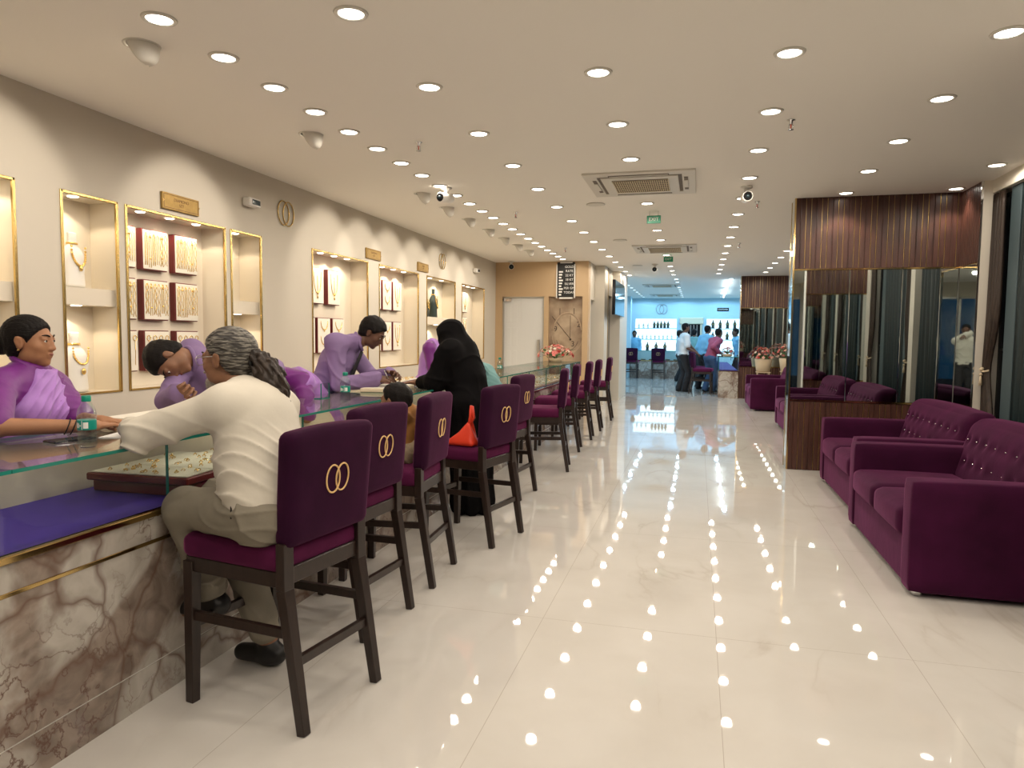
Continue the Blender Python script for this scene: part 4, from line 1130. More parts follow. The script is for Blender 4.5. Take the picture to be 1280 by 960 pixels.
t = thing('television', 'black wall screen mounted high at the entrance of the blue-lit hall', 'television', (-1.68, 15.1, 2.2))
MB().box((.0, -.92, -.34), (.06, .92, .36), .006, 1).build('casing', 'black_gloss', t); MB().box((.061, -.90, -.32), (.063, .90, .34)).build('screen', 'screen_glass', t); MB().box((-.02, -.2, -.1), (.0, .2, .1)).build('bracket', 'black_matt', t)
# ================================================================== DISPLAY COUNTER
CX0, CX1, CY0, CY1, CT = -2.56, -1.95, -1.2, 12.0, .975
t = thing('display_counter', 'long marble and glass jewellery counter running along the whole chair row', 'counter', (0, 0, 0))
MB().box((CX0 + .06, CY0, .145), (CX1, CY1, .598)).build('marble_front', 'counter_marble', t)
MB().box((CX0 + .06, CY0, .612), (CX1, CY1, .700)).build('marble_band', 'counter_marble', t)
MB().box((CX0 + .06, CY0, .0), (CX1 - .002, CY1, .138)).build('plinth', 'counter_marble', t)
MB().box((CX0 + .07, CY0, .138), (CX1 - .004, CY1, .145)).build('plinth_joint', 'white_paint', t)
MB().box((CX0 + .07, CY0, .598), (CX1 + .004, CY1, .612), .002, 1).build('brass_line', 'brass', t)
MB().box((CX1 - .02, CY0, .700), (CX1 + .014, CY1, .722), .003, 1).build('brass_edge', 'brass', t)
MB().box((CX0 + .06, CY0, .700), (CX1 - .02, CY1, .720)).build('felt_deck', 'purple_felt', t)
MB().box((CX0 + .03, CY0, .0), (CX0 + .06, CY1, .962)).build('back_panel', 'niche_cream', t)
def glass_box(lo, hi, name, parent, thin):
    m = MB(); m.box(lo, hi)
    for f in m.bm.faces:
        f.normal_update()
        if abs(f.normal[thin]) < .5: f.material_index = 1
    return m.build(name, None, parent, mats=['clear_glass', 'glass_edge'])
gy = [-1.2, -.76, .24, 1.24, 2.24, 3.20, 4.22, 5.23, 6.23, 7.24, 8.24, 9.24, 10.24, 11.24, 12.0]
for a, b in zip(gy, gy[1:]): glass_box((CX1 - .016, a + .002, .722), (CX1 - .006, b - .002, .962), 'glass_front', t, 0)
ty = [-1.2, 1.8 - .2, 4.8 - .2, 7.6, 10.1, 12.0]
for a, b in zip(ty, ty[1:]): glass_box((CX0, a + .001, .963), (CX1 + .004, b - .001, .975), 'glass_top', t, 2)
glass_box((CX0 + .06, CY1 - .012, .722), (CX1 - .016, CY1 - .002, .962), 'glass_end', t, 1)

# ---- trays and pads
def tray(label, loc, rz, w_, d_, h_, cells, group=None, name='jewellery_tray', body='burgundy', jm='gold_jewel', lift=.0, dens=5):
    t = thing(name, label, 'jewellery tray', loc, rz, group); m = MB()
    m.box((-d_ / 2, -w_ / 2, 0), (d_ / 2, w_ / 2, h_), .005, 1); m.build('box', body, t)
    p = MB(); nx, ny = cells
    for i in range(nx):
        for j in range(ny):
            x0, x1 = -d_ / 2 + .01 + (d_ - .02) * i / nx, -d_ / 2 + .01 + (d_ - .02) * (i + 1) / nx
            y0, y1 = -w_ / 2 + .01 + (w_ - .02) * j / ny, -w_ / 2 + .01 + (w_ - .02) * (j + 1) / ny
            p.box((x0 + .003, y0 + .003, h_), (x1 - .003, y1 - .003, h_ + .006), .002, 1)
    p.build('pad', 'pad_white', t)
    j_ = MB(); rr = random.Random(int(abs(loc[1]) * 997) + int(loc[2] * 131))
    for k in range(dens * nx * ny):
        x, y = rr.uniform(-d_ / 2 + .03, d_ / 2 - .03), rr.uniform(-w_ / 2 + .03, w_ / 2 - .03); a = rr.uniform(0, PI)
        j_.tube([(x + .008 * math.cos(b_), y + .008 * math.sin(b_) * abs(math.cos(a)), h_ + .009 + .006 * math.sin(b_) * math.sin(a)) for b_ in np.linspace(0, 2 * PI, 9, endpoint=False)], .0018, 4, closed=True)
        if k % 2: j_.ball((x, y, h_ + .015), .0042, 1)
    o = j_.build('jewellery', jm, t); o['kind'] = 'stuff'
    return t
tray('lowest burgundy box of the stacked trays beside the glass post', (-2.21, 2.62, .722), .0, .52, .46, .045, (2, 3))
tray('upper burgundy tray with cream ring pads on the stack by the glass post', (-2.20, 2.60, .775), .04, .55, .48, .03, (2, 3), dens=9)
MB_ = None
tray('small burgundy ring tray further back in the case behind the seated man', (-2.26, 3.18, .722), -.03, .40, .40, .05, (2, 2), dens=7)
k = 0; y = 3.62
while y < 11.8:
    for x in (-2.10, -2.36):
        k += 1
        if abs(y - 8.35) < .1 and x > -2.2: continue
        tray('cream tray of gold jewellery lying in rows under the counter glass', (x, y, .722), random.uniform(-.02, .02), .30, .235, .028, (1, 2), 'cream trays under the counter glass', body='cream_card', dens=5)
    y += .335
tray('burgundy tray of rings standing on the glass in front of the clerk', (-2.38, 5.42, .976), .12, .66, .16, .035, (1, 6), body='burgundy', dens=5)
t = thing('counter_pad', 'thick cream jewellery pad lying under the standing clerk\'s hands', 'pad', (-2.24, 4.84, .9755), .1)
MB().box((-.13, -.24, 0), (.13, .24, .028), .006).build('pad_body', 'cream_card', t); MB().box((-.115, -.225, .028), (.115, .225, .031), .001).build('pad_top', 'pad_white', t)
t = thing('counter_pad', 'cream leather pad with brown edge between the sari woman and the seated man', 'pad', (-2.43, 2.80, .9755), .05)
MB().box((-.13, -.30, 0), (.13, .30, .03), .005).build('pad_body', 'cream_card', t); MB().box((-.12, -.29, .03), (.12, .29, .034), .001).build('pad_top', 'pad_white', t)
MB().box((-.134, -.30, .004), (-.13, .30, .026)).build('edge_band', 'burgundy', t)
t = thing('paper_sheet', 'white sheet of paper on the glass beside the seated man\'s elbow', 'paper', (-2.18, 2.36, .9752), .3)
MB().box((-.10, -.145, 0), (.10, .145, .0025)).build('sheet', 'paper', t)
MB().box((-.095, -.14, .0025), (.10, .145, .004), M=Matrix.Rotation(.04, 4, 'Z')).build('second_sheet', 'paper', t)
t = thing('mobile_phone', 'dark phone lying on the glass in front of the sari woman', 'phone', (-2.27, 2.10, .9755), 1.35)
MB().box((-.078, -.038, 0), (.078, .038, .009), .004).build('body', 'black_gloss', t); MB().box((-.072, -.034, .009), (.072, .034, .0096)).build('screen', 'screen_glass', t)
def bottle(label, x, y, z=CT):
    t = thing('water_bottle', label, 'bottle', (x, y, z + .0005))
    pr = [(0, .001), (.026, .001), (.030, .006), (.031, .02), (.0285, .028), (.031, .036), (.0285, .045), (.031, .054), (.0295, .06), (.0295, .10), (.031, .104), (.031, .118), (.028, .135), (.018, .155), (.0125, .165), (.0125, .178)]
    MB().lathe(pr, n=28).build('bottle_body', 'bottle_plastic', t)
    MB().lathe([(.0150, .163), (.0155, .166), (.0155, .182), (.014, .184), (0, .184)], n=24).build('cap', 'teal_cap', t)
    MB().lathe([(.0302, .064), (.0304, .066), (.0304, .097), (.0302, .099)], n=28).build('label_band', 'teal_label', t)
    m = MB()
    for k, (a, w_, z0, z1) in enumerate([(-1.9, .16, .072, .09), (-1.65, .04, .072, .088), (-1.5, .10, .078, .082), (-1.3, .04, .066, .097), (-.9, .26, .070, .092), (-2.3, .05, .066, .097), (-2.7, .3, .074, .088)]):
        pts = [(.0307 * math.cos(a + w_ * s_), .0307 * math.sin(a + w_ * s_)) for s_ in (-1, -.5, 0, .5, 1)]
        for p, q in zip(pts, pts[1:]): m.quad((*p, z0), (*q, z0), (*q, z1), (*p, z1))
    m.build('label_print', 'paper', t)
    return t
bottle('small water bottle with teal cap and label in front of the sari woman', -2.085, 2.0)
bottle('small water bottle with teal cap beside the lavender-shirted standing clerk', -2.06, 3.84)
bottle('small water bottle on the far counter behind the teal-sleeved customer', -2.08, 7.35)
t = thing('clear_stand', 'clear acrylic stand on the counter glass behind the seated man', 'display stand', (-2.3, 4.02, CT))
glass_box((-.004, -.05, 0), (.004, .05, .10), 'upright', t, 0); glass_box((-.05, -.05, 0), (.004, .05, .006), 'base', t, 2)

# ================================================================== COUNTER CHAIRS
def make_chair(cush='velvet', back='velvet_dark'):
    t = thing('counter_chair', '', 'chair')
    W = .47
    # upholstered seat
    MB().cushion((-.27, -W / 2, .555), (.205, W / 2, .648), .035, (0, 0, .014), n=12).build('seat', cush, t)
    def bf(p, ax, sg, u, v):
        p = p.copy(); z = (p[2] - .66) / .395; p[0] += .030 * z + .012 * (1 - ((p[1]) / .235) ** 2) * 0
        if z > .9: p[2] += .012 * (1 - (p[1] / .235) ** 2)
        p[1] *= .955 + .045 * z
        return p
    b = MB().cushion((.165, -W / 2, .645), (.245, W / 2, 1.05), .030, (.008, .0, .0), n=14, fn=bf).build('backrest', back, t)
    MB().box((.150, -.225, .66), (.168, .225, .95), .004).build('back_support', cush, t) if False else None
    # emblem on the back
    for sg in (-1, 1):
        pts = []
        for k in range(36):
            a = 2 * PI * k / 36; y = sg * .026 + .036 * math.cos(a); z = .862 + .050 * math.sin(a)
            pts.append((.2535 + .030 * (z - .66) / .395 + .0025 - .0016 * (abs(y) / .07) + .0015 * sg * math.sin(a), y, z))
        MB().tube(pts, .0034, 6, closed=True).build('ring_emblem', 'logo_gold', b)
    # frame
    m = MB().box((-.245, -W / 2 + .012, .505), (.20, -W / 2 + .035, .562), .003, 1).box((-.245, W / 2 - .035, .505), (.20, W / 2 - .012, .562), .003, 1)
    m.box((-.262, -W / 2 + .02, .505), (-.24, W / 2 - .02, .562), .003, 1).box((.188, -W / 2 + .03, .512), (.212, W / 2 - .03, .572), .003, 1)
    m.build('seat_frame', 'chair_wood', t)
    for sg in (-1, 1):
        y = sg * (W / 2 - .028)
        l = MB().beam((-.238, y, .545), (-.246, y * 1.01, .0), .046, .046, .036, .036, bev=.003).build('leg', 'chair_wood', t)
        l = MB().beam((.205, y, .50), (.285, y * 1.02, .0), .040, .050, .034, .036, bev=.003)
        l.beam((.205, y, .50), (.205, y, .665), .040, .050, .036, .05, bev=.003).build('leg', 'chair_wood', t)
        MB().beam((-.24, y, .335), (.235, y, .345), .034, .022, up=(0, 0, 1), bev=.002).build('stretcher', 'chair_wood', t)
    MB().beam((.243, -W / 2 + .03, .245), (.243, W / 2 - .03, .245), .034, .022, up=(0, 0, 1), bev=.002).build('stretcher', 'chair_wood', t)
    MB().beam((-.242, -W / 2 + .03, .30), (-.242, W / 2 - .03, .30), .034, .022, up=(0, 0, 1), bev=.002).build('stretcher', 'chair_wood', t)
    return t
chair0 = make_chair()
CHAIRS = [   # rear-leg midpoint on the floor, rotation, label
    (-1.245, 2.285, -.165, 'purple velvet counter chair on which the ponytailed man sits, largest in view'),
    (-1.395, 3.02, -.10, 'second purple counter chair from the front, behind the ponytailed man\'s chair'),
    (-1.385, 3.745, .06, 'third purple counter chair from the front, with the small child on it'),
    (-1.22, 4.53, -.22, 'purple counter chair with the red bag on its seat, by the woman in black'),
    (-1.40, 5.88, -.10, 'purple counter chair just past the woman in black, under the teal customer'),
    (-1.29, 7.27, .14, 'first chair of the empty row past the teal customer, turned side-on'),
    (-1.375, 8.55, .10, 'second purple chair of the far empty row along the counter'),
    (-1.375, 9.60, .08, 'third purple chair of the far empty row along the counter'),
    (-1.375, 10.55, .06, 'fourth purple chair of the far empty row along the counter'),
    (-1.38, 11.95, .05, 'last purple chair of the row, set apart beyond the counter end'),
]
for i, (x, y, r, lb) in enumerate(CHAIRS):
    cx, cy = x - .285 * math.cos(r), y - .285 * math.sin(r)
    if i == 0: chair0.location = (cx, cy, 0); chair0.rotation_euler = (0, 0, r); chair0['label'] = lb; chair0['group'] = 'counter chairs'
    else: dup(chair0, (cx, cy, 0), r, lb, 'counter chairs')
for (x, y, r, lb) in [(-2.20, 25.1 - .6, PI / 2 * 3 - 0, 'purple chair facing the rear lit shelves of the blue hall, beside the pale post'),
                      (-1.28, 25.1 - .6, PI / 2 * 3, 'second purple chair facing the lit shelves at the back of the blue hall'),
                      (.12, 18.45, PI - .12, 'purple chair turned to the marble case, beside the man in the white tee'),
                      (.02, 19.5, PI + .15, 'purple chair half hidden behind the side-on chair in the blue hall')]:
    dup(chair0, (x, y, 0), r, lb, 'chairs in the blue-lit hall')

t = thing('carry_bag', 'bright red-orange cloth bag on the chair seat beside the woman in black', 'bag', (-1.50, 4.42, .655), -.2)
def bagf(p, ax, sg, u, v):
    p = p.copy(); z = p[2] / .16; k = max(1 - z * .95, .12); p[0] = p[0] * k + .055 * z ; p[1] *= max(1 - z * .7, .25); p[0] += .006 * math.sin(p[1] * 90 + p[2] * 40); return p
MB().cushion((-.13, -.055, 0), (.11, .055, .16), .03, (.0, .012, 0), n=14, fn=bagf).build('bag_body', 'orange_red', t)
MB().tube([(.05, 0, .14), (.055, .0, .20), (.06, .0, .27)], .012, 8, rad=[.018, .011, .010]).tube([(.05, 0, .14), (.075, .01, .19), (.065, .005, .265)], .010, 8).build('handle', 'orange_red', t)

# ================================================================== SOFAS
def make_sofa():
    """faces -x; origin at the middle of the front edge on the floor; 1.56 m long"""
    t = thing('sofa', '', 'sofa'); L = .79; D = .98
    MB().box((.012, -L + .05, .04), (D - .02, L - .05, .30), .012).build('base', 'velvet_sofa', t)
    for sg in (-1, 1):
        y0, y1 = (L - .17, L) if sg > 0 else (-L, -L + .17)
        def af(p, ax, s_, u, v): return p
        MB().cushion((.0, y0, .03), (D - .06, y1, .635), .022, (.004, .006, .006), n=10).build('armrest', 'velvet_sofa', t)
    for sg in (-1, 1):
        y0, y1 = (.004, L - .175) if sg > 0 else (-L + .175, -.004)
        MB().cushion((-.012, y0, .285), (.66, y1, .455), .045, (.012, .0, .022), n=12).build('seat_cushion', 'velvet_sofa', t)
    pts = [(y, z) for r_, z in enumerate((.56, .70)) for y in [(-.70 + .1 * 0) + .155 * k + (.0775 if r_ else 0) for k in range(10)] if abs(y) < .74]
    def bk(p, ax, sg, u, v):
        p = p.copy()
        if p[0] < .80:
            d = 0
            for (y, z) in pts: d += math.exp(-(((p[1] - y) / .032) ** 2 + ((p[2] - z) / .032) ** 2))
            p[0] += .022 * min(d, 1)
        p[0] += .13 * (p[2] - .42) / .42 * (1 if True else 0)
        return p
    b = MB().cushion((.64, -L + .06, .40), (.86, L - .06, .845), .075, (.03, 0, .018), n=44, fn=bk).build('backrest', 'velvet_sofa', t)
    for (y, z) in pts:
        MB().ball((.64 - .006 + .13 * (z - .42) / .42, y, z), .0085, 1).build('crystal_button', 'chrome', b)
    for x in (.06, D - .1):
        for y in (-L + .07, L - .07): MB().cyl((x, y, 0), (x, y, .045), .028, .032, 16).build('foot', 'chrome', t)
    return t
sofa0 = make_sofa()
SOFAS = [(1.13, 4.90, 'large purple velvet sofa nearest the camera, at the picture edge'), (1.20, 6.62, 'second purple velvet sofa, pushed up to the mirrored partition'),
         (1.22, 9.40, 'purple velvet sofa directly behind the mirrored partition'), (1.26, 11.40, 'purple velvet sofa midway between the two partitions, mostly hidden'),
         (1.02, 15.05, 'purple velvet sofa with its flat arm side in front of the far partition')]
for i, (x, y, lb) in enumerate(SOFAS):
    if i == 0: sofa0.location = (x, y, 0); sofa0['label'] = lb; sofa0['group'] = 'purple velvet sofas'
    else: dup(sofa0, (x, y, 0), 0, lb, 'purple velvet sofas')

# ================================================================== FLOWERS
def bouquet(label, loc, r, h, nf, stand=None, seed=1, rz=0):
    t = thing('flower_arrangement', label, 'flowers', loc, rz); rr = random.Random(seed)
    z0 = 0
    if stand:
        m = MB()
        for sx in (-1, 1):
            for sy in (-1, 1): m.beam((sx * .12, sy * .12, stand), (sx * .15, sy * .15, 0), .022, .022)
        m.box((-.15, -.15, stand - .02), (.15, .15, stand)).box((-.14, -.01, .22), (.14, .01, .24)); m.build('stand', 'pot_cream', t); z0 = stand
        MB().lathe([(.12, z0), (.15, z0 + .02), (.19, z0 + .28), (.185, z0 + .285), (.165, z0 + .26), (0, z0 + .25)], n=30).build('pot', 'pot_cream', t); z0 += .25
    else: MB().lathe([(.08, 0), (.10, .01), (.12, .06), (.0, .055)], n=24, ).build('pot', 'pot_cream', t); z0 = .04
    g = MB()
    for k in range(70):
        a = rr.uniform(0, 2 * PI); q = rr.uniform(.3, 1); zz = z0 + h * rr.uniform(.05, .75); R_ = r * q * 1.05
        p = Vector((R_ * math.cos(a), R_ * math.sin(a), zz)); d = Vector((math.cos(a), math.sin(a), rr.uniform(-.1, .9))).normalized(); s_ = d.cross(Vector((0, 0, 1))).normalized() * .018
        l = rr.uniform(.06, .11); g.bm.faces.new([g.bm.verts.new(v) for v in (p, p + d * l * .45 + s_, p + d * l, p + d * l * .45 - s_)])
    for k in range(24):
        a = rr.uniform(0, 2 * PI); R_ = r * rr.uniform(.2, .8); g.tube([(0, 0, z0), (R_ * .6 * math.cos(a), R_ * .6 * math.sin(a), z0 + h * .5)], .003, 4)
    o = g.build('leaves', 'leaf', t); o['kind'] = 'stuff'
    for k in range(nf):
        u_ = rr.uniform(.0, 1) ** .7; a = k * 2.39996 + rr.uniform(-.2, .2); th = u_ * 1.45
        c = Vector((r * math.sin(th) * math.cos(a), r * math.sin(th) * math.sin(a), z0 + .03 + h * math.cos(th) * rr.uniform(.85, 1.05)))
        sz = rr.choice([.018, .022, .026, .03]); nrm = (c - Vector((0, 0, z0))).normalized()
        m = MB(); x = nrm.orthogonal().normalized(); y = nrm.cross(x)
        for layer, (pn, tilt, ln) in enumerate(((5, .35, 1.0), (4, .9, .75))):
            for i in range(pn):
                b = 2 * PI * i / pn + layer * .5; d = (x * math.cos(b) + y * math.sin(b)) * math.cos(tilt) + nrm * math.sin(tilt); s_ = nrm.cross(d).normalized()
                L_ = sz * 1.5 * ln
                vs = [c, c + d * L_ * .5 + s_ * L_ * .38, c + d * L_ + nrm * L_ * .1, c + d * L_ * .5 - s_ * L_ * .38]
                m.bm.faces.new([m.bm.verts.new(v) for v in vs])
        m.ball(c + nrm * sz * .3, sz * .28, 1)
        m.build('flower', rr.choice(['petal_pink', 'petal_pink', 'petal_blush', 'petal_blush', 'petal_red', 'petal_white']), t)
    return t
bouquet('wide low arrangement of pink flowers at the far end of the counter', (-2.33, 11.72, CT), .30, .20, 75, seed=3)
bouquet('pink flower arrangement on a pale stand right beside the far partition', (1.92, 16.3, 0), .24, .30, 60, stand=.70, seed=5)
bouquet('second pink flower arrangement on a pale stand before the far partition', (1.45, 16.75, 0), .24, .26, 55, stand=.66, seed=9)

# ================================================================== BLUE-LIT HALL FURNITURE
t = thing('display_case', 'brown marble case with a glass top at the entrance of the blue-lit hall', 'display case', (0, 0, 0))
MB().box((.50, 17.32, 0), (.95, 23.5, .62)).build('marble_front', 'counter_marble', t)
MB().box((.50, 17.32, .62), (.95, 23.5, .64)).build('brass_edge', 'brass', t)
glass_box((.50, 17.33, .64), (.51, 23.5, .96), 'glass_side', t, 0); glass_box((.51, 17.33, .64), (.95, 17.34, .96), 'glass_front', t, 1); glass_box((.49, 17.32, .96), (.95, 23.5, .972), 'glass_top', t, 2)
MB().box((.53, 17.36, .64), (.93, 23.4, .66)).build('felt_deck', 'purple_felt', t)
bouquet('cream vase of orange and pink flowers on the marble case', (.70, 17.55, .9725), .12, .14, 22, seed=12)
t = thing('display_counter', 'long veined counter in front of the lit shelves in the blue hall', 'counter', (0, 0, 0))
MB().box((-2.28, 24.95, 0), (.3, 25.4, .60)).build('marble_front', 'counter_marble', t); MB().box((-2.28, 24.93, .60), (.3, 25.42, .63)).build('brass_edge', 'brass', t)
glass_box((-2.28, 24.95, .63), (.3, 24.96, .95), 'glass_front', t, 1); glass_box((-2.28, 24.94, .95), (.3, 25.42, .965), 'glass_top', t, 2)
MB().box((-2.28, 25.38, .63), (.3, 25.4, .95)).build('back_panel', 'cool_wall', t)
for k in range(9):
    tray('small dark jewellery stand lying in the far counter of the blue hall', (-2.12 + k * .28, 25.15, .635), PI / 2, .16, .12, .03, (1, 2), 'trays in the far counter', body='black_matt', dens=3)
t = thing('lit_shelving', 'backlit jewellery shelves on the rear wall of the blue-lit hall', 'shelving', (0, 26.3, 0))
MB().box((-2.25, .22, .9), (-.75, .24, 2.12)).build('backlit_panel', 'backlit_panel', t); MB().box((.3, .22, .9), (2.0, .24, 2.12)).build('backlit_panel', 'backlit_panel', t)
for a, b in ((-2.25, -.75), (.3, 2.0)):
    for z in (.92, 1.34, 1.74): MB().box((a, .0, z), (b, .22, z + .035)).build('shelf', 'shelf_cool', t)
rr = random.Random(4)
for a, b, z, n, m_, h in ((-2.2, -1.7, 1.775, 3, 'bust_white', .20), (-1.62, -1.0, 1.775, 5, 'bust_black', .26), (.40, 1.9, 1.775, 6, 'bust_black', .30), (-2.2, -.85, 1.375, 9, 'bust_white', .18), (.4, 1.9, 1.375, 6, 'bust_black', .28), (-1.95, -1.0, .955, 3, 'bust_black', .30)):
    for k in range(n):
        x = a + (b - a) * (k + .5) / n; q = thing('necklace_bust', '%s necklace bust on the %s backlit shelf of the blue hall' % ('dark' if m_ == 'bust_black' else 'pale', {1.775: 'upper', 1.375: 'middle', .955: 'lowest'}[z]), 'display bust', (x, 26.40, z), PI / 2 * 3, 'busts on the backlit shelves')
        MB().lathe([(.085 * h * 2.4, 0), (.07 * h * 2.4, .25 * h), (.10 * h * 2.2, .55 * h), (.05 * h * 2, .75 * h), (.03 * h * 2, .85 * h), (.035 * h * 2, h), (0, h)], n=14, M=Matrix.Diagonal((.5, 1, 1, 1))).build('bust', m_, q)
        MB().tube([(.055 * h * 2, .07 * h * 2 * math.cos(s_), .66 * h - .22 * h * abs(math.sin(s_))) for s_ in np.linspace(0, PI, 9)], .012 * h * 2, 5).build('necklace', 'gold_jewel' if m_ == 'bust_black' else 'gold_soft', q)
t = thing('gilded_doorway', 'dark doorway with a gilded pelmet in the rear wall of the blue hall', 'doorway', (-.23, 26.26, 0))
MB().box((-.37, -.04, 0), (-.31, .03, 2.05)).build('jamb', 'cream_card', t); MB().box((.31, -.04, 0), (.37, .03, 2.05)).build('jamb', 'cream_card', t)
MB().box((-.42, -.08, 1.92), (.42, .03, 2.16), .03).build('pelmet', 'cream_card', t); MB().box((-.31, .0, 0), (.31, .02, 1.95)).build('dark_door', 'black_gloss', t)
for k in range(5): MB().box((-.25 + k * .11, -.012, .1), (-.235 + k * .11, 0, 1.9)).build('glazing_bar', 'steel', t)
t = thing('wall_sign', 'small dark sign high on the rear wall of the blue hall', 'sign', (.85, 26.28, 2.45)); MB().box((-.2, 0, -.06), (.2, .015, .06)).build('plate', 'black_gloss', t); text_obj('DIAMOND', .07, 'paper', (0, -.001, 0), (PI / 2, 0, 0), t)
t = thing('ring_emblem', 'large ring emblem on the rear wall of the blue hall', 'emblem', (-1.3, 26.28, 2.46)); t.rotation_euler = (0, 0, -PI / 2); ring_emblem(t, (0, 0, 0), 'x', .17, .008, .06, 'steel')
# ================================================================== PEOPLE
def tube_part(p, name, pts, r, m, n=8, rad=None, closed=False): return p.small(name, MB().tube(pts, r, n, closed=closed, rad=rad), m)

# ---- woman in the purple sari behind the counter
p = Person('woman in purple blouse and lilac sari behind the counter, both hands on the glass', (-2.82, 2.30, .80), (-2.765, 2.335, 1.07), (-2.725, 2.345, 1.342), (1, .22, 0),
           hfwd=(.93, .33, -.03), hup=(.03, 0, 1), st=.90, hs=.94, sex='f', vox=.0050, skin='skin_warm', wide=1.18)
p.shR = p.shR - p.u * .035 - p.r * .012; p.shL = p.shL - p.u * .035 + p.r * .012
p.arm['R'] = (p.shR, V3(-2.515, 2.005, 1.028), V3(-2.315, 2.245, 1.012)); p.arm['L'] = (p.shL, V3(-2.64, 2.50, .995), V3(-2.43, 2.40, 1.010))
p.hands['R'] = dict(fd=(-.22, .97, -.05), pn=(0, 0, -1), side=1, curl=.16, s=.90); p.hands['L'] = dict(fd=(.85, .25, -.05), pn=(0, 0, -1), side=-1, curl=.2, s=.88)
p.stand(.09); p.body(); p.face()
S = Sdf(); hair_cap(S, p.hd, p.hR, p.hs, grow=.010, top=(.072, .070), ear=(.006, -.030), nape=-.085)
H = lambda x, y, z: p.hd + p.hR @ (V3(x, y, z) * p.hs)
S.ell(H(0, -.125, -.020), V3(.045, .040, .042), p.hR, .012)
def hd_(P): return -.0012 * (np.sin((P - p.hd) @ p.hR[:, 0] * 520 + 6 * np.sin((P - p.hd) @ p.hR[:, 2] * 14)) + .6 * np.sin((P - p.hd) @ p.hR[:, 0] * 900))
p.part('hair', S, 'hair_black', hd_)
o = p.shirt('magenta_silk', g=.013, sleeve=.92, hem=.0, dirv=(.3, .4, 1), freq=60, amp=.003, seed=4, collar=False, name='blouse')
c = p.nb * .6 + p.hd * .4 - p.u * .022
tube_part(p, 'blouse_collar', [c + p.r * math.cos(t_) * .062 + p.f * math.sin(t_) * .060 - p.u * (.012 * math.sin(t_)) for t_ in np.linspace(0, 2 * PI, 26, endpoint=False)], .013, 'magenta_silk', closed=True)
# lilac pleated fall across the chest, magenta border over the far shoulder
S = Sdf(); p.torso(S, .024); S.cap(p.pel, p.pel - p.u * .5, .19, .20, .05); S.cutp(p.r * .80 + p.u * .50, p.nb + p.r * .050 + p.u * .0); S.cutp(-p.r * .92 + p.u * .18 - p.f * .12, p.nb - p.r * .085 - p.u * .10); S.cutp(p.u, p.nb + p.u * .010)
p.part('sari_drape', S, 'lilac_silk', folds(.0045, p.r * .8 + p.u * .45, 115, 2, .5))
S = Sdf(); p.torso(S, .019); S.cap(p.pel, p.pel - p.u * .35, .18, .19, .05); S.cutp(p.r * .9 + p.u * .1, p.nb - p.r * .045 - p.u * .06); S.cutp(p.u, p.nb - p.u * .030)
p.part('sari_border', S, 'magenta_silk', folds(.004, p.r * .5 + p.u * .6, 80, 9, .6))
S = Sdf(); S.ell(p.pel, V3(.19, .14, .14), p.R, .04); S.cap(p.pel - p.u * .02, V3(p.base[0], p.base[1], .10), .165, .19, .05)
p.part('sari_skirt', S, 'lilac_silk', folds(.006, p.r, 60, 3, .4), vox=.010)
for k in (0, .022):
    w_ = p.arm['R'][2] + (p.arm['R'][1] - p.arm['R'][2]) * (.20 + k * 3); d = _n(p.arm['R'][1] - p.arm['R'][2]); x = _n(np.cross(d, V3(0, 0, 1))); y = np.cross(d, x)
    tube_part(p, 'bangle', [w_ + (x * math.cos(a) + y * math.sin(a)) * .0315 + d * .01 * math.sin(a) for a in np.linspace(0, 2 * PI, 22, endpoint=False)], .0022, 'black_matt', 6, closed=True)
for sx in (-1, 1): tube_part(p, 'earring', [H(sx * .082, -.004, -.032), H(sx * .084, -.004, -.040)], .005, 'gold', 8)

# ---- ponytailed man on the first chair
p = Person('man with grey ponytail in white shirt, seated on the first chair, leaning on the counter', (-1.475, 2.225, .752), (-1.575, 2.265, 1.035), (-1.765, 2.350, 1.285), (-1, .10, 0),
           hfwd=(-.97, -.02, -.10), hup=(-.08, 0, 1), st=.97, hs=1.02, vox=.0052, skin='skin_brown', base=(-1.6, 2.25, 0), wide=1.02)
p.nb = V3(-1.665, 2.305, 1.150)
p.shL = p.shL + V3(.015, .02, -.05); p.shR = p.shR + V3(.0, -.01, -.05)
p.arm['L'] = (p.shL, V3(-1.905, 2.055, 1.022), V3(-2.11, 2.215, 1.020)); p.arm['R'] = (p.shR, V3(-1.84, 2.62, 1.03), V3(-2.04, 2.47, 1.03))
p.hands['L'] = dict(fd=(-.6, .78, -.05), pn=(0, 0, -1), side=-1, curl=.35, s=1.0); p.hands['R'] = dict(fd=(-.8, -.55, -.05), pn=(0, 0, -1), side=1, curl=.4, s=1.0)
p.leg['L'] = (p.hipL + V3(0, 0, .01), V3(-1.868, 2.225, .722), V3(-1.815, 2.30, .36), V3(-.97, .1, -.2)); p.leg['R'] = (p.hipR + V3(0, 0, .01), V3(-1.868, 2.42, .715), V3(-1.70, 2.50, .090), V3(-1, 0, 0))
p.leg['L'] = tuple(list(p.leg['L'][:3]) + [_n(V3(-.97, .1, -.2))])
p.body(); p.face()
S = Sdf(); hair_cap(S, p.hd, p.hR, p.hs, grow=.012, top=(.068, .078), ear=(-.004, -.010), nape=-.082)
H = lambda x, y, z: p.hd + p.hR @ (V3(x, y, z) * p.hs)
def hg(P):
    L = (P - p.hd) @ p.hR; a = np.arctan2(L[:, 0], L[:, 2] + .03)
    return -.0016 * (np.sin(a * 46 + 3 * np.sin(L[:, 1] * 40)) + .5 * np.sin(a * 83))
p.part('hair', S, 'hair_grey', hg)
tl = [H(0, -.100, .0), H(.0, -.136, -.010), H(.004, -.160, -.050), H(.006, -.172, -.095), H(.006, -.184, -.140), H(.004, -.198, -.180), H(.004, -.212, -.212), H(.006, -.200, -.226)]
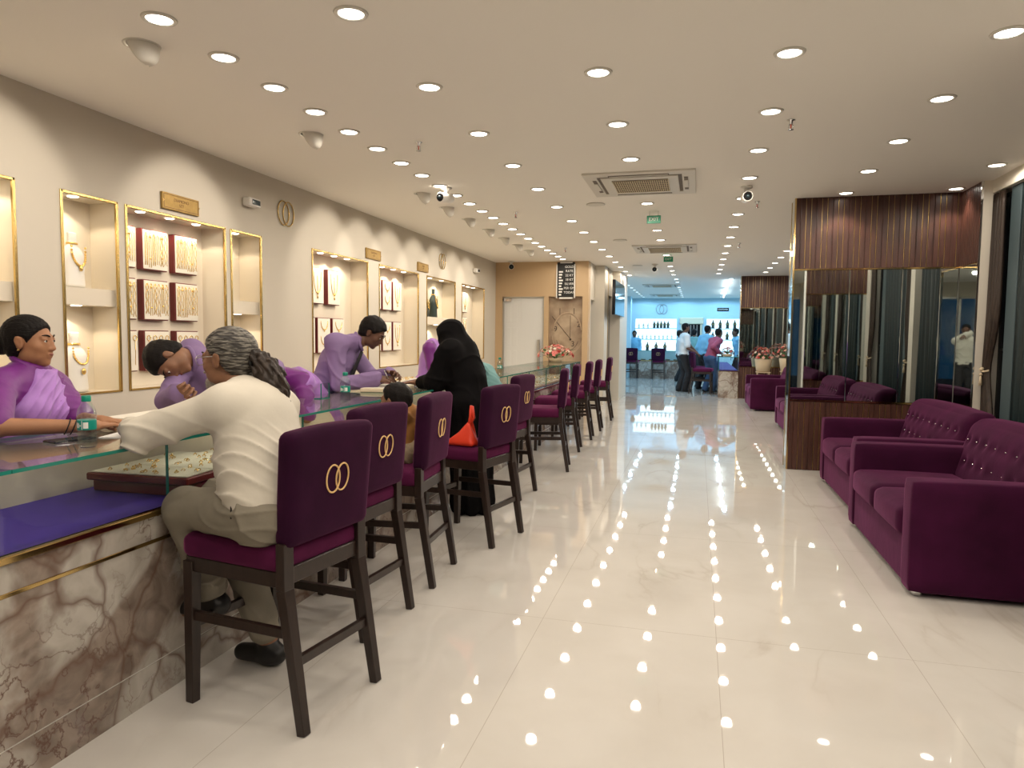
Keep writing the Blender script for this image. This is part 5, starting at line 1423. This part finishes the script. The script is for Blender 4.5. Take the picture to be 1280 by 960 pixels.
rd = [.026, .031, .047, .054, .050, .038, .024, .009]
S = Sdf()
for a, b, ra, rb in zip(tl, tl[1:], rd, rd[1:]): S.cap(a, b, ra, rb, .02)
def ht(P):
    L = P - p.hd; return -.0045 * np.sin(L @ V3(150, 60, 20) + 4 * np.sin(L @ V3(10, 20, 42))) - .003 * np.sin(L @ V3(60, 240, 50) + 3 * np.sin(L[:, 2] * 60))
p.part('ponytail', S, 'hair_tail', ht, vox=.004)
tube_part(p, 'hair_tie', [H(.025 * math.cos(a), -.112 , -.020 + .025 * math.sin(a)) for a in np.linspace(0, 2 * PI, 18, endpoint=False)], .006, 'black_matt', 6, closed=True)
S = Sdf(); S.ell(H(0, .058, -.088), V3(.042, .040, .036), p.hR, .015); S.ell(H(-.035, .02, -.072), V3(.022, .038, .026), p.hR, .015); S.ell(H(.035, .02, -.072), V3(.022, .038, .026), p.hR, .015); S.ell(H(0, .092, -.045), V3(.024, .010, .007), p.hR, .008); S.ell(H(0, .07, -.115), V3(.026, .026, .026), p.hR, .015)
S.cutp(p.hR @ V3(0, -.3, 1), H(0, .06, -.047)) ; p.part('beard', S, 'beard_grey', lambda P: -.0018 * np.sin(P @ V3(210, 170, 120) + 3 * np.sin(P @ V3(90, 40, 160))))
mb = MB()
for sx in (-1, 1):
    mb.tube([H(sx * .082, -.01, .012), H(sx * .078, .06, .012), H(sx * .062, .094, .010)], .0016, 6)
    mb.tube([H(sx * .034 + .026 * math.cos(a), .100 - .006 * abs(math.cos(a)), .002 + .019 * math.sin(a)) for a in np.linspace(0, 2 * PI, 24, endpoint=False)], .0013, 5, closed=True)
mb.tube([H(-.009, .102, .006), H(.009, .102, .006)], .0014, 5); p.small('glasses', mb, 'steel')
def fw(P):
    L = P - p.ch; v = L @ p.u
    return folds(.0062, (.25, .30, 1), 74, 3, .55)(P) * (.35 + .65 * np.clip((1.12 - P[:, 2]) / .12, 0, 1))
S = Sdf(); p.torso(S, .024)
S.ell(p.pel + p.u * .07 - p.f * .005, V3(.178, .150, .13), p.R, .06); S.ell(p.pel * .45 + p.ch * .55 + p.f * .015, V3(.172, .150, .15), p.R, .06)
for sd in ('L', 'R'):
    a, e, w_ = p.arm[sd]; S.cap(a, e, .066, .062, .035); m_ = e + (w_ - e) * .86; S.cap(e, m_, .060, .042, .02)
S.cutp(-p.u, p.pel - p.u * .045); p.part('shirt', S, 'white_shirt', fw)
c = p.nb + p.u * .028 + p.f * .016; ax = _n(p.hd - p.nb)
tube_part(p, 'collar', [c + p.r * math.cos(a) * .068 + np.cross(ax, p.r) * math.sin(a) * -.064 for a in np.linspace(0, 2 * PI, 28, endpoint=False)], .014, 'white_shirt', closed=True)
S = Sdf(); S.ell(p.pel - p.u * .02, V3(.178, .135, .118), p.R, .05)
for sd, (h, kn, an, toe) in p.leg.items(): S.cap(h, kn, .102, .076, .05); S.cap(kn, an + (kn - an) * .10, .076, .062, .03)
S.cut((0, 0, 1), p.pel[2] + .075); p.part('trousers', S, 'khaki', folds(.0055, (.6, .5, .8), 48, 6, .9))
p.shoes()
tube_part(p, 'keychain', [p.pel + p.u * .07 - p.r * .165 + p.f * .02, p.pel + p.u * .05 - p.r * .178 + p.f * .03, p.pel - p.u * .01 - p.r * .186 + p.f * .04], .006, 'black_matt', 6)

# ---- clerk bending over the counter, head down
p = Person('clerk in lavender shirt bending over with his head down, between sari woman and ponytailed man', (-2.90, 3.66, .87), (-2.765, 3.50, 1.085), (-2.80, 3.225, 1.235), (-.30, -.85, -.2),
           hfwd=(.16, -.38, -.90), hup=(-.72, -.62, -.12), st=.98, hs=1.0, vox=.0062, skin='skin_brown', base=(-2.90, 3.74, 0))
p.nb = V3(-2.735, 3.375, 1.235)
p.set_arm('R', (-2.60, 3.02, 1.075), el=(-2.67, 3.10, 1.02)); p.arm['R'] = (p.shR, V3(-2.73, 3.13, 1.025), V3(-2.545, 2.995, 1.085)); p.set_arm('L', (-2.33, 3.32, 1.012), pole=(1, .2, .3))
p.hands['R'] = dict(fd=(.75, -.2, .25), pn=(-.2, -.5, -.5), side=1, curl=1.15); p.hands['L'] = dict(fd=(.8, -.5, -.05), pn=(0, 0, -1), side=-1, curl=.3)
p.f = _n(V3(-.30, -.95, 0)); p.stand(.10); p.f = p.R[:, 1]; p.body(); p.face(); p.hair(grow=.014, top=(.075, .072), nape=-.062)
p.shirt('lavender_shirt', g=.016, seed=7, dirv=(.3, .6, .8), freq=44, amp=.0045); p.trousers('dark_trousers'); p.shoes(); p.belt()

# ---- woman in purple stooping behind the ponytailed man
p = Person('stooping woman in purple sari, only her back showing beyond the ponytailed man', (-2.76, 4.58, .89), (-2.74, 4.33, 1.03), (-2.80, 4.02, 1.07), (-.1, -.8, -.5),
           hfwd=(.1, -.35, -.9), hup=(-.2, -.9, .2), st=.92, hs=.95, sex='f', vox=.008, skin='skin_brown', base=(-2.78, 4.62, 0), wide=1.1)
p.nb = V3(-2.76, 4.18, 1.09); p.set_arm('R', (-2.80, 3.95, .98), pole=(-.5, .3, -1)); p.set_arm('L', (-2.55, 3.98, 1.012), pole=(.2, .6, -.6)); p.f = _n(V3(-.1, -.95, 0)); p.stand(.09); p.f = p.R[:, 1]
p.body(); p.hair(); p.shirt('magenta_silk', sleeve=.9, collar=False, seed=3, name='blouse', hem=.0)
S = Sdf(); p.torso(S, .03); S.cap(p.ch - p.r * .12, p.pel - p.r * .16 - V3(0, 0, .1), .10, .12, .05); S.cutp(p.r * .5 + p.u * .9, p.ch + p.u * .05); p.part('sari_drape', S, 'lilac_silk', folds(.006, (.2, .5, 1), 50, 8))
S = Sdf(); S.ell(p.pel, V3(.19, .15, .14), p.R, .04); S.cap(p.pel, V3(-2.78, 4.62, .1), .17, .19, .05); p.part('sari_skirt', S, 'lilac_silk', folds(.006, (1, 0, 0), 50, 3), vox=.012)

# ---- clerk standing and writing
p = Person('clerk in lavender shirt and dark tie standing behind the counter, looking down at his hands', (-2.715, 4.68, .885), (-2.615, 4.735, 1.175), (-2.375, 4.865, 1.405), (1, .15, 0),
           hfwd=(.80, .10, -.62), hup=(.60, .05, .80), st=.98, hs=.98, vox=.0062, skin='skin_dark', base=(-2.76, 4.68, 0), wide=.98)
p.nb = V3(-2.50, 4.79, 1.33)
p.set_arm('R', (-2.285, 4.70, 1.075), el=(-2.505, 4.575, 1.025)); p.arm['R'] = (p.shR, V3(-2.50, 4.565, 1.032), V3(-2.275, 4.70, 1.062)); p.arm['L'] = (p.shL, V3(-2.43, 4.96, 1.06), V3(-2.225, 4.83, 1.095))
p.hands['R'] = dict(fd=(.85, .35, .05), pn=(-.1, .4, -.7), side=1, curl=.75); p.hands['L'] = dict(fd=(.75, -.45, .1), pn=(-.1, -.5, -.6), side=-1, curl=.8)
p.stand(.10); p.body(); p.face(); p.hair(grow=.015, top=(.074, .068), nape=-.06)
p.shirt('lavender_shirt', g=.018, seed=12, dirv=(.5, .3, .8), freq=40, amp=.0055); p.trousers('dark_trousers', top=.09); p.belt(at=.095); p.shoes()
mb = MB(); mb.beam(p.nb + p.f * .088 - p.u * .04, p.pel + p.f * .150 + p.u * .14, .05, .008, .07, .008, up=tuple(p.r)); p.small('tie', mb, 'black_matt')
a = p.arm['L'][2]; d = _n(a - p.arm['L'][1]); x = _n(np.cross(d, V3(0, 0, 1))); y = np.cross(d, x)
tube_part(p, 'wristwatch', [a - d * .012 + (x * math.cos(t_) + y * math.sin(t_)) * .031 for t_ in np.linspace(0, 2 * PI, 20, endpoint=False)], .0055, 'steel', 6, closed=True)
t = thing('pen', 'silver pen in the standing clerk\'s writing hand', 'pen', (-2.165, 4.735, 1.02)); MB().tube([(0, 0, 0), (-.025, -.01, .055), (-.05, -.02, .11)], .004, 8).build('barrel', 'steel', t)

# ---- small child on the third chair
p = Person('small dark-haired child in ochre shirt sitting between two chair backs', (-1.615, 3.765, .718), (-1.63, 3.765, .855), (-1.69, 3.745, 1.005), (-1, .0, 0), hfwd=(-1, .15, -.1), st=.50, hs=.90, vox=.0062, skin='skin_brown', base=(-1.66, 3.75, 0))
p.set_arm('R', (-1.86, 3.83, .86)); p.set_arm('L', (-1.86, 3.69, .86))
p.leg['R'] = (p.hipR, V3(-1.87, 3.83, .715), V3(-1.90, 3.83, .50), V3(-1, 0, 0)); p.leg['L'] = (p.hipL, V3(-1.87, 3.70, .715), V3(-1.90, 3.70, .50), V3(-1, 0, 0))
p.body(); p.hair(grow=.013, top=(.07, .07)); p.shirt('ochre_cloth', g=.022, hem=-.02, seed=3, amp=.004)
S = Sdf(); S.ell(p.pel - V3(0, 0, .0), V3(.125, .105, .085), p.R, .04)
for sd, (h, kn, an, toe) in p.leg.items(): S.cap(h, kn, .066, .05, .03); S.cap(kn, an, .05, .04, .02)
S.cutp(p.u, p.pel + p.u * .05); p.part('trousers', S, 'beige_cloth', folds(.005, (.4, .8, .6), 55, 2)); p.shoes()

# ---- woman in black
p = Person('woman in a black hooded robe leaning on the counter, her back turned', (-1.735, 5.225, .86), (-1.80, 5.245, 1.125), (-1.915, 5.27, 1.385), (-1, .08, 0), hfwd=(-.95, .2, -.25), hup=(-.25, 0, .97), st=.90, hs=.97, sex='f', vox=.0075, skin='skin_brown', base=(-1.70, 5.22, 0), wide=1.15)
p.nb = V3(-1.865, 5.26, 1.26); p.arm['L'] = (p.shL, V3(-1.955, 5.085, 1.035), V3(-2.14, 5.20, 1.012)); p.arm['R'] = (p.shR, V3(-1.93, 5.46, 1.035), V3(-2.12, 5.38, 1.012))
p.hands['L'] = dict(fd=(-.9, .3, 0), pn=(0, 0, -1), side=-1, curl=.3); p.hands['R'] = dict(fd=(-.9, -.3, 0), pn=(0, 0, -1), side=1, curl=.3)
p.stand(.08); p.body(); p.face()
S = Sdf(); H = lambda x, y, z: p.hd + p.hR @ (V3(x, y, z) * p.hs)
S.ell(H(0, -.026, .028), V3(.098, .118, .106), p.hR, .03); S.ell(H(0, -.02, -.07), V3(.085, .092, .09), p.hR, .05); S.cap(H(0, -.03, -.08), p.nb - p.f * .02, .085, .12, .06)
S.sub(H(0, .105, -.012), V3(.056, .06, .082), p.hR, .012)
S.cap(p.shR + p.r * -.02, p.shL + p.r * .02, .075, .075, .09); S.cap(p.nb - p.f * .05, p.ch - p.f * .05 - p.u * .1, .12, .14, .08)
p.torso(S, .035, .06)
for sd in ('L', 'R'): a, e, w_ = p.arm[sd]; S.cap(a, e, .085, .088, .06); S.cap(e, e + (w_ - e) * .8, .080, .055, .03)
S.cap(p.pel, V3(-1.70, 5.21, .36), .165, .150, .07); S.cap(V3(-1.70, 5.21, .36), V3(-1.69, 5.20, .10), .150, .170, .05); S.cut((0, 0, -1), -.012)
def fr(P):
    z = P[:, 2]; a = np.arctan2(P[:, 1] - 5.22, P[:, 0] + 1.7)
    lo_ = np.clip((.95 - z) / .3, 0, 1); return -(.012 * np.sin(a * 9 + 2 * np.sin(z * 3)) + .006 * np.sin(a * 17 + z * 4)) * lo_ + folds(.006, (.3, .5, 1), 28, 5, 1.1)(P) * (1 - lo_)
p.part('hooded_robe', S, 'black_cloth', fr)
p.shoes()

# ---- woman in magenta beyond the robe
p = Person('woman in magenta and lilac sari standing behind the counter, mostly hidden by the black robe', (-2.84, 7.16, .84), (-2.81, 7.18, 1.12), (-2.66, 7.38, 1.39), (1, .1, 0), st=.93, hs=.95, sex='f', vox=.010, skin='skin_brown', wide=1.05)
p.set_arm('R', (-2.50, 6.98, 1.03)); p.set_arm('L', (-2.50, 7.22, 1.03)); p.stand(.09); p.body(); p.hair(); p.shirt('magenta_silk', sleeve=.9, hem=0, collar=False, name='blouse')
S = Sdf(); p.torso(S, .028); S.cutp(p.r * .9 + p.u * .45, p.nb + p.r * .10); S.cutp(-p.r * .95 + p.u * .1, p.nb - p.r * .02); p.part('sari_drape', S, 'lilac_silk', folds(.004, (0, 1, .3), 70, 2))
S = Sdf(); S.ell(p.pel, V3(.19, .14, .14), p.R, .04); S.cap(p.pel, V3(p.base[0], p.base[1], .1), .165, .18, .05); p.part('sari_skirt', S, 'lilac_silk', vox=.014)

# ---- customer in teal
p = Person('customer in a teal top hunched over the counter just behind the black robe', (-1.70, 5.90, .75), (-1.79, 5.93, .965), (-2.06, 5.86, 1.12), (-1, .0, 0), hfwd=(-.7, .1, -.7), hup=(-.7, 0, .7), st=.86, hs=.95, sex='f', vox=.010, skin='skin_brown', base=(-1.75, 5.92, 0), wide=1.05)
p.nb = V3(-1.90, 5.90, 1.10); p.set_arm('L', (-2.12, 5.80, 1.012), pole=(0, -.3, -1)); p.set_arm('R', (-2.12, 6.02, 1.012), pole=(0, .4, -.6))
p.leg['R'] = (p.hipR, V3(-1.87, 6.00, .70), V3(-1.80, 6.0, .33), V3(-1, 0, 0)); p.leg['L'] = (p.hipL, V3(-1.87, 5.83, .70), V3(-1.80, 5.83, .33), V3(-1, 0, 0))
p.body(); p.hair(); p.shirt('teal_cloth', g=.022, hem=-.08, seed=6, amp=.007, freq=50); p.trousers('teal_cloth', amp=.004, flat=True); p.shoes()

# ---- people in the blue-lit hall
def walker(label, x, y, fwd, st=1.0, top='white_tee', bot='dark_trousers', lean=0.0, sleeve=.75, armR=None, armL=None, vox=.014, skin='skin_dark', hfwd=None, group=None):
    f = _n(V3(*fwd, 0)); pel = V3(x, y, .93 * st); ch = pel + V3(f[0] * .33 * math.sin(lean), f[1] * .33 * math.sin(lean), .33 * math.cos(lean)) * st
    hd = ch + (f * math.sin(lean * 1.2) + V3(0, 0, math.cos(lean * 1.2))) * .375 * st
    q = Person(label, pel, ch, hd, tuple(f), hfwd=hfwd, st=st, hs=1.0, vox=vox, skin=skin, group=group)
    r = V3(f[1], -f[0], 0)
    q.set_arm('R', armR or tuple(pel + r * .22 + f * .12 - V3(0, 0, .02)), pole=tuple(-f)); q.set_arm('L', armL or tuple(pel - r * .22 + f * .12 - V3(0, 0, .02)), pole=tuple(-f))
    q.stand(.10, shift=(f[0] * .05, f[1] * .05)); q.body(); q.hair(); q.shirt(top, g=.026, sleeve=sleeve, hem=-.03, collar=(vox < .013)); q.trousers(bot, top=.03, g=.024); q.shoes()
    return q
walker('man in white tee and dark trousers standing at the entrance of the blue hall', -.36, 18.9, (.95, .3), 1.03, lean=.08, armR=(-.02, 18.72, 1.02), armL=(.0, 18.95, 1.02))
walker('man in pink-red shirt and jeans leaning over the marble case', .33, 18.95, (.8, .6), .98, 'pink_cloth', 'jeans', lean=.35, sleeve=1.8, armR=(.56, 18.85, 1.04), armL=(.56, 19.3, 1.04))
walker('person in pale blue shirt standing behind the man in the pink-red shirt', .16, 19.9, (.7, .7), 1.02, 'blue_cloth', 'dark_trousers', lean=.2, sleeve=1.8)
walker('person in teal top deeper inside the blue hall, facing away', -.10, 22.6, (.3, .95), .97, 'teal_cloth', 'dark_trousers')
walker('second person in pale shirt beside the teal one deep in the blue hall', -.55, 23.3, (.9, .1), .95, 'white_tee', 'dark_trousers')
walker('shop assistant in blue shirt behind the rear counter of the blue hall', -2.62 + .4, 25.8, (0, -1), .95, 'blue_cloth', 'dark_trousers', sleeve=1.8)
walker('dark-haired person behind the marble case, beside the far partition', 1.22, 22.0, (-.9, -.3), .99, 'blue_cloth', 'dark_trousers', lean=.2)
# ---- two men behind the viewer, seen only in the corner mirrors
walker('man in white shirt with one hand raised to his mouth, reflected in the corner mirror', -.42, -.75, (.35, 1), 1.0, 'white_shirt', 'dark_trousers', sleeve=1.8, armR=(-.33, -.57, 1.50), vox=.010)
walker('man in white shirt raising a phone, reflected beside the jamb in the mirror', -.95, -.60, (.5, 1), .98, 'white_shirt', 'dark_trousers', sleeve=1.8, armR=(-.72, -.30, 1.42), armL=(-.9, -.28, 1.40), vox=.010)
# ================================================================== CAMERA, WORLD, EXPOSURE
cam = bpy.data.cameras.new('camera'); co = bpy.data.objects.new('camera', cam); C.objects.link(co)
cam.sensor_fit = 'HORIZONTAL'; cam.sensor_width = 36; cam.lens = 36 * 875 / 1280; cam.clip_start = .05; cam.clip_end = 200
yaw, pitch, roll = math.radians(14.7835), math.radians(3.813), .010
Rm = Matrix.Rotation(yaw, 3, 'Z') @ Matrix.Rotation(PI / 2 - pitch, 3, 'X') @ Matrix.Rotation(roll, 3, 'Z')
co.matrix_world = Matrix.Translation((0, 0, H_EYE)) @ Rm.to_4x4()
bpy.context.scene.camera = co
wd = bpy.data.worlds.new('dusk_sky'); bpy.context.scene.world = wd; wd.use_nodes = True
bg = wd.node_tree.nodes['Background']; bg.inputs[0].default_value = (.08, .30, .55, 1); bg.inputs[1].default_value = .45
sc = bpy.context.scene
sc.view_settings.view_transform = 'Standard'; sc.view_settings.look = 'None'; sc.view_settings.gamma = 1.0; sc.view_settings.use_curve_mapping = False
sc.view_settings.exposure = 0.52
try:
    sc.cycles.max_bounces = 10; sc.cycles.diffuse_bounces = 5; sc.cycles.glossy_bounces = 6; sc.cycles.transparent_max_bounces = 16
    sc.cycles.caustics_reflective = False; sc.cycles.caustics_refractive = False; sc.cycles.sample_clamp_indirect = 6.0
    sc.cycles.use_denoising = True
except Exception: pass
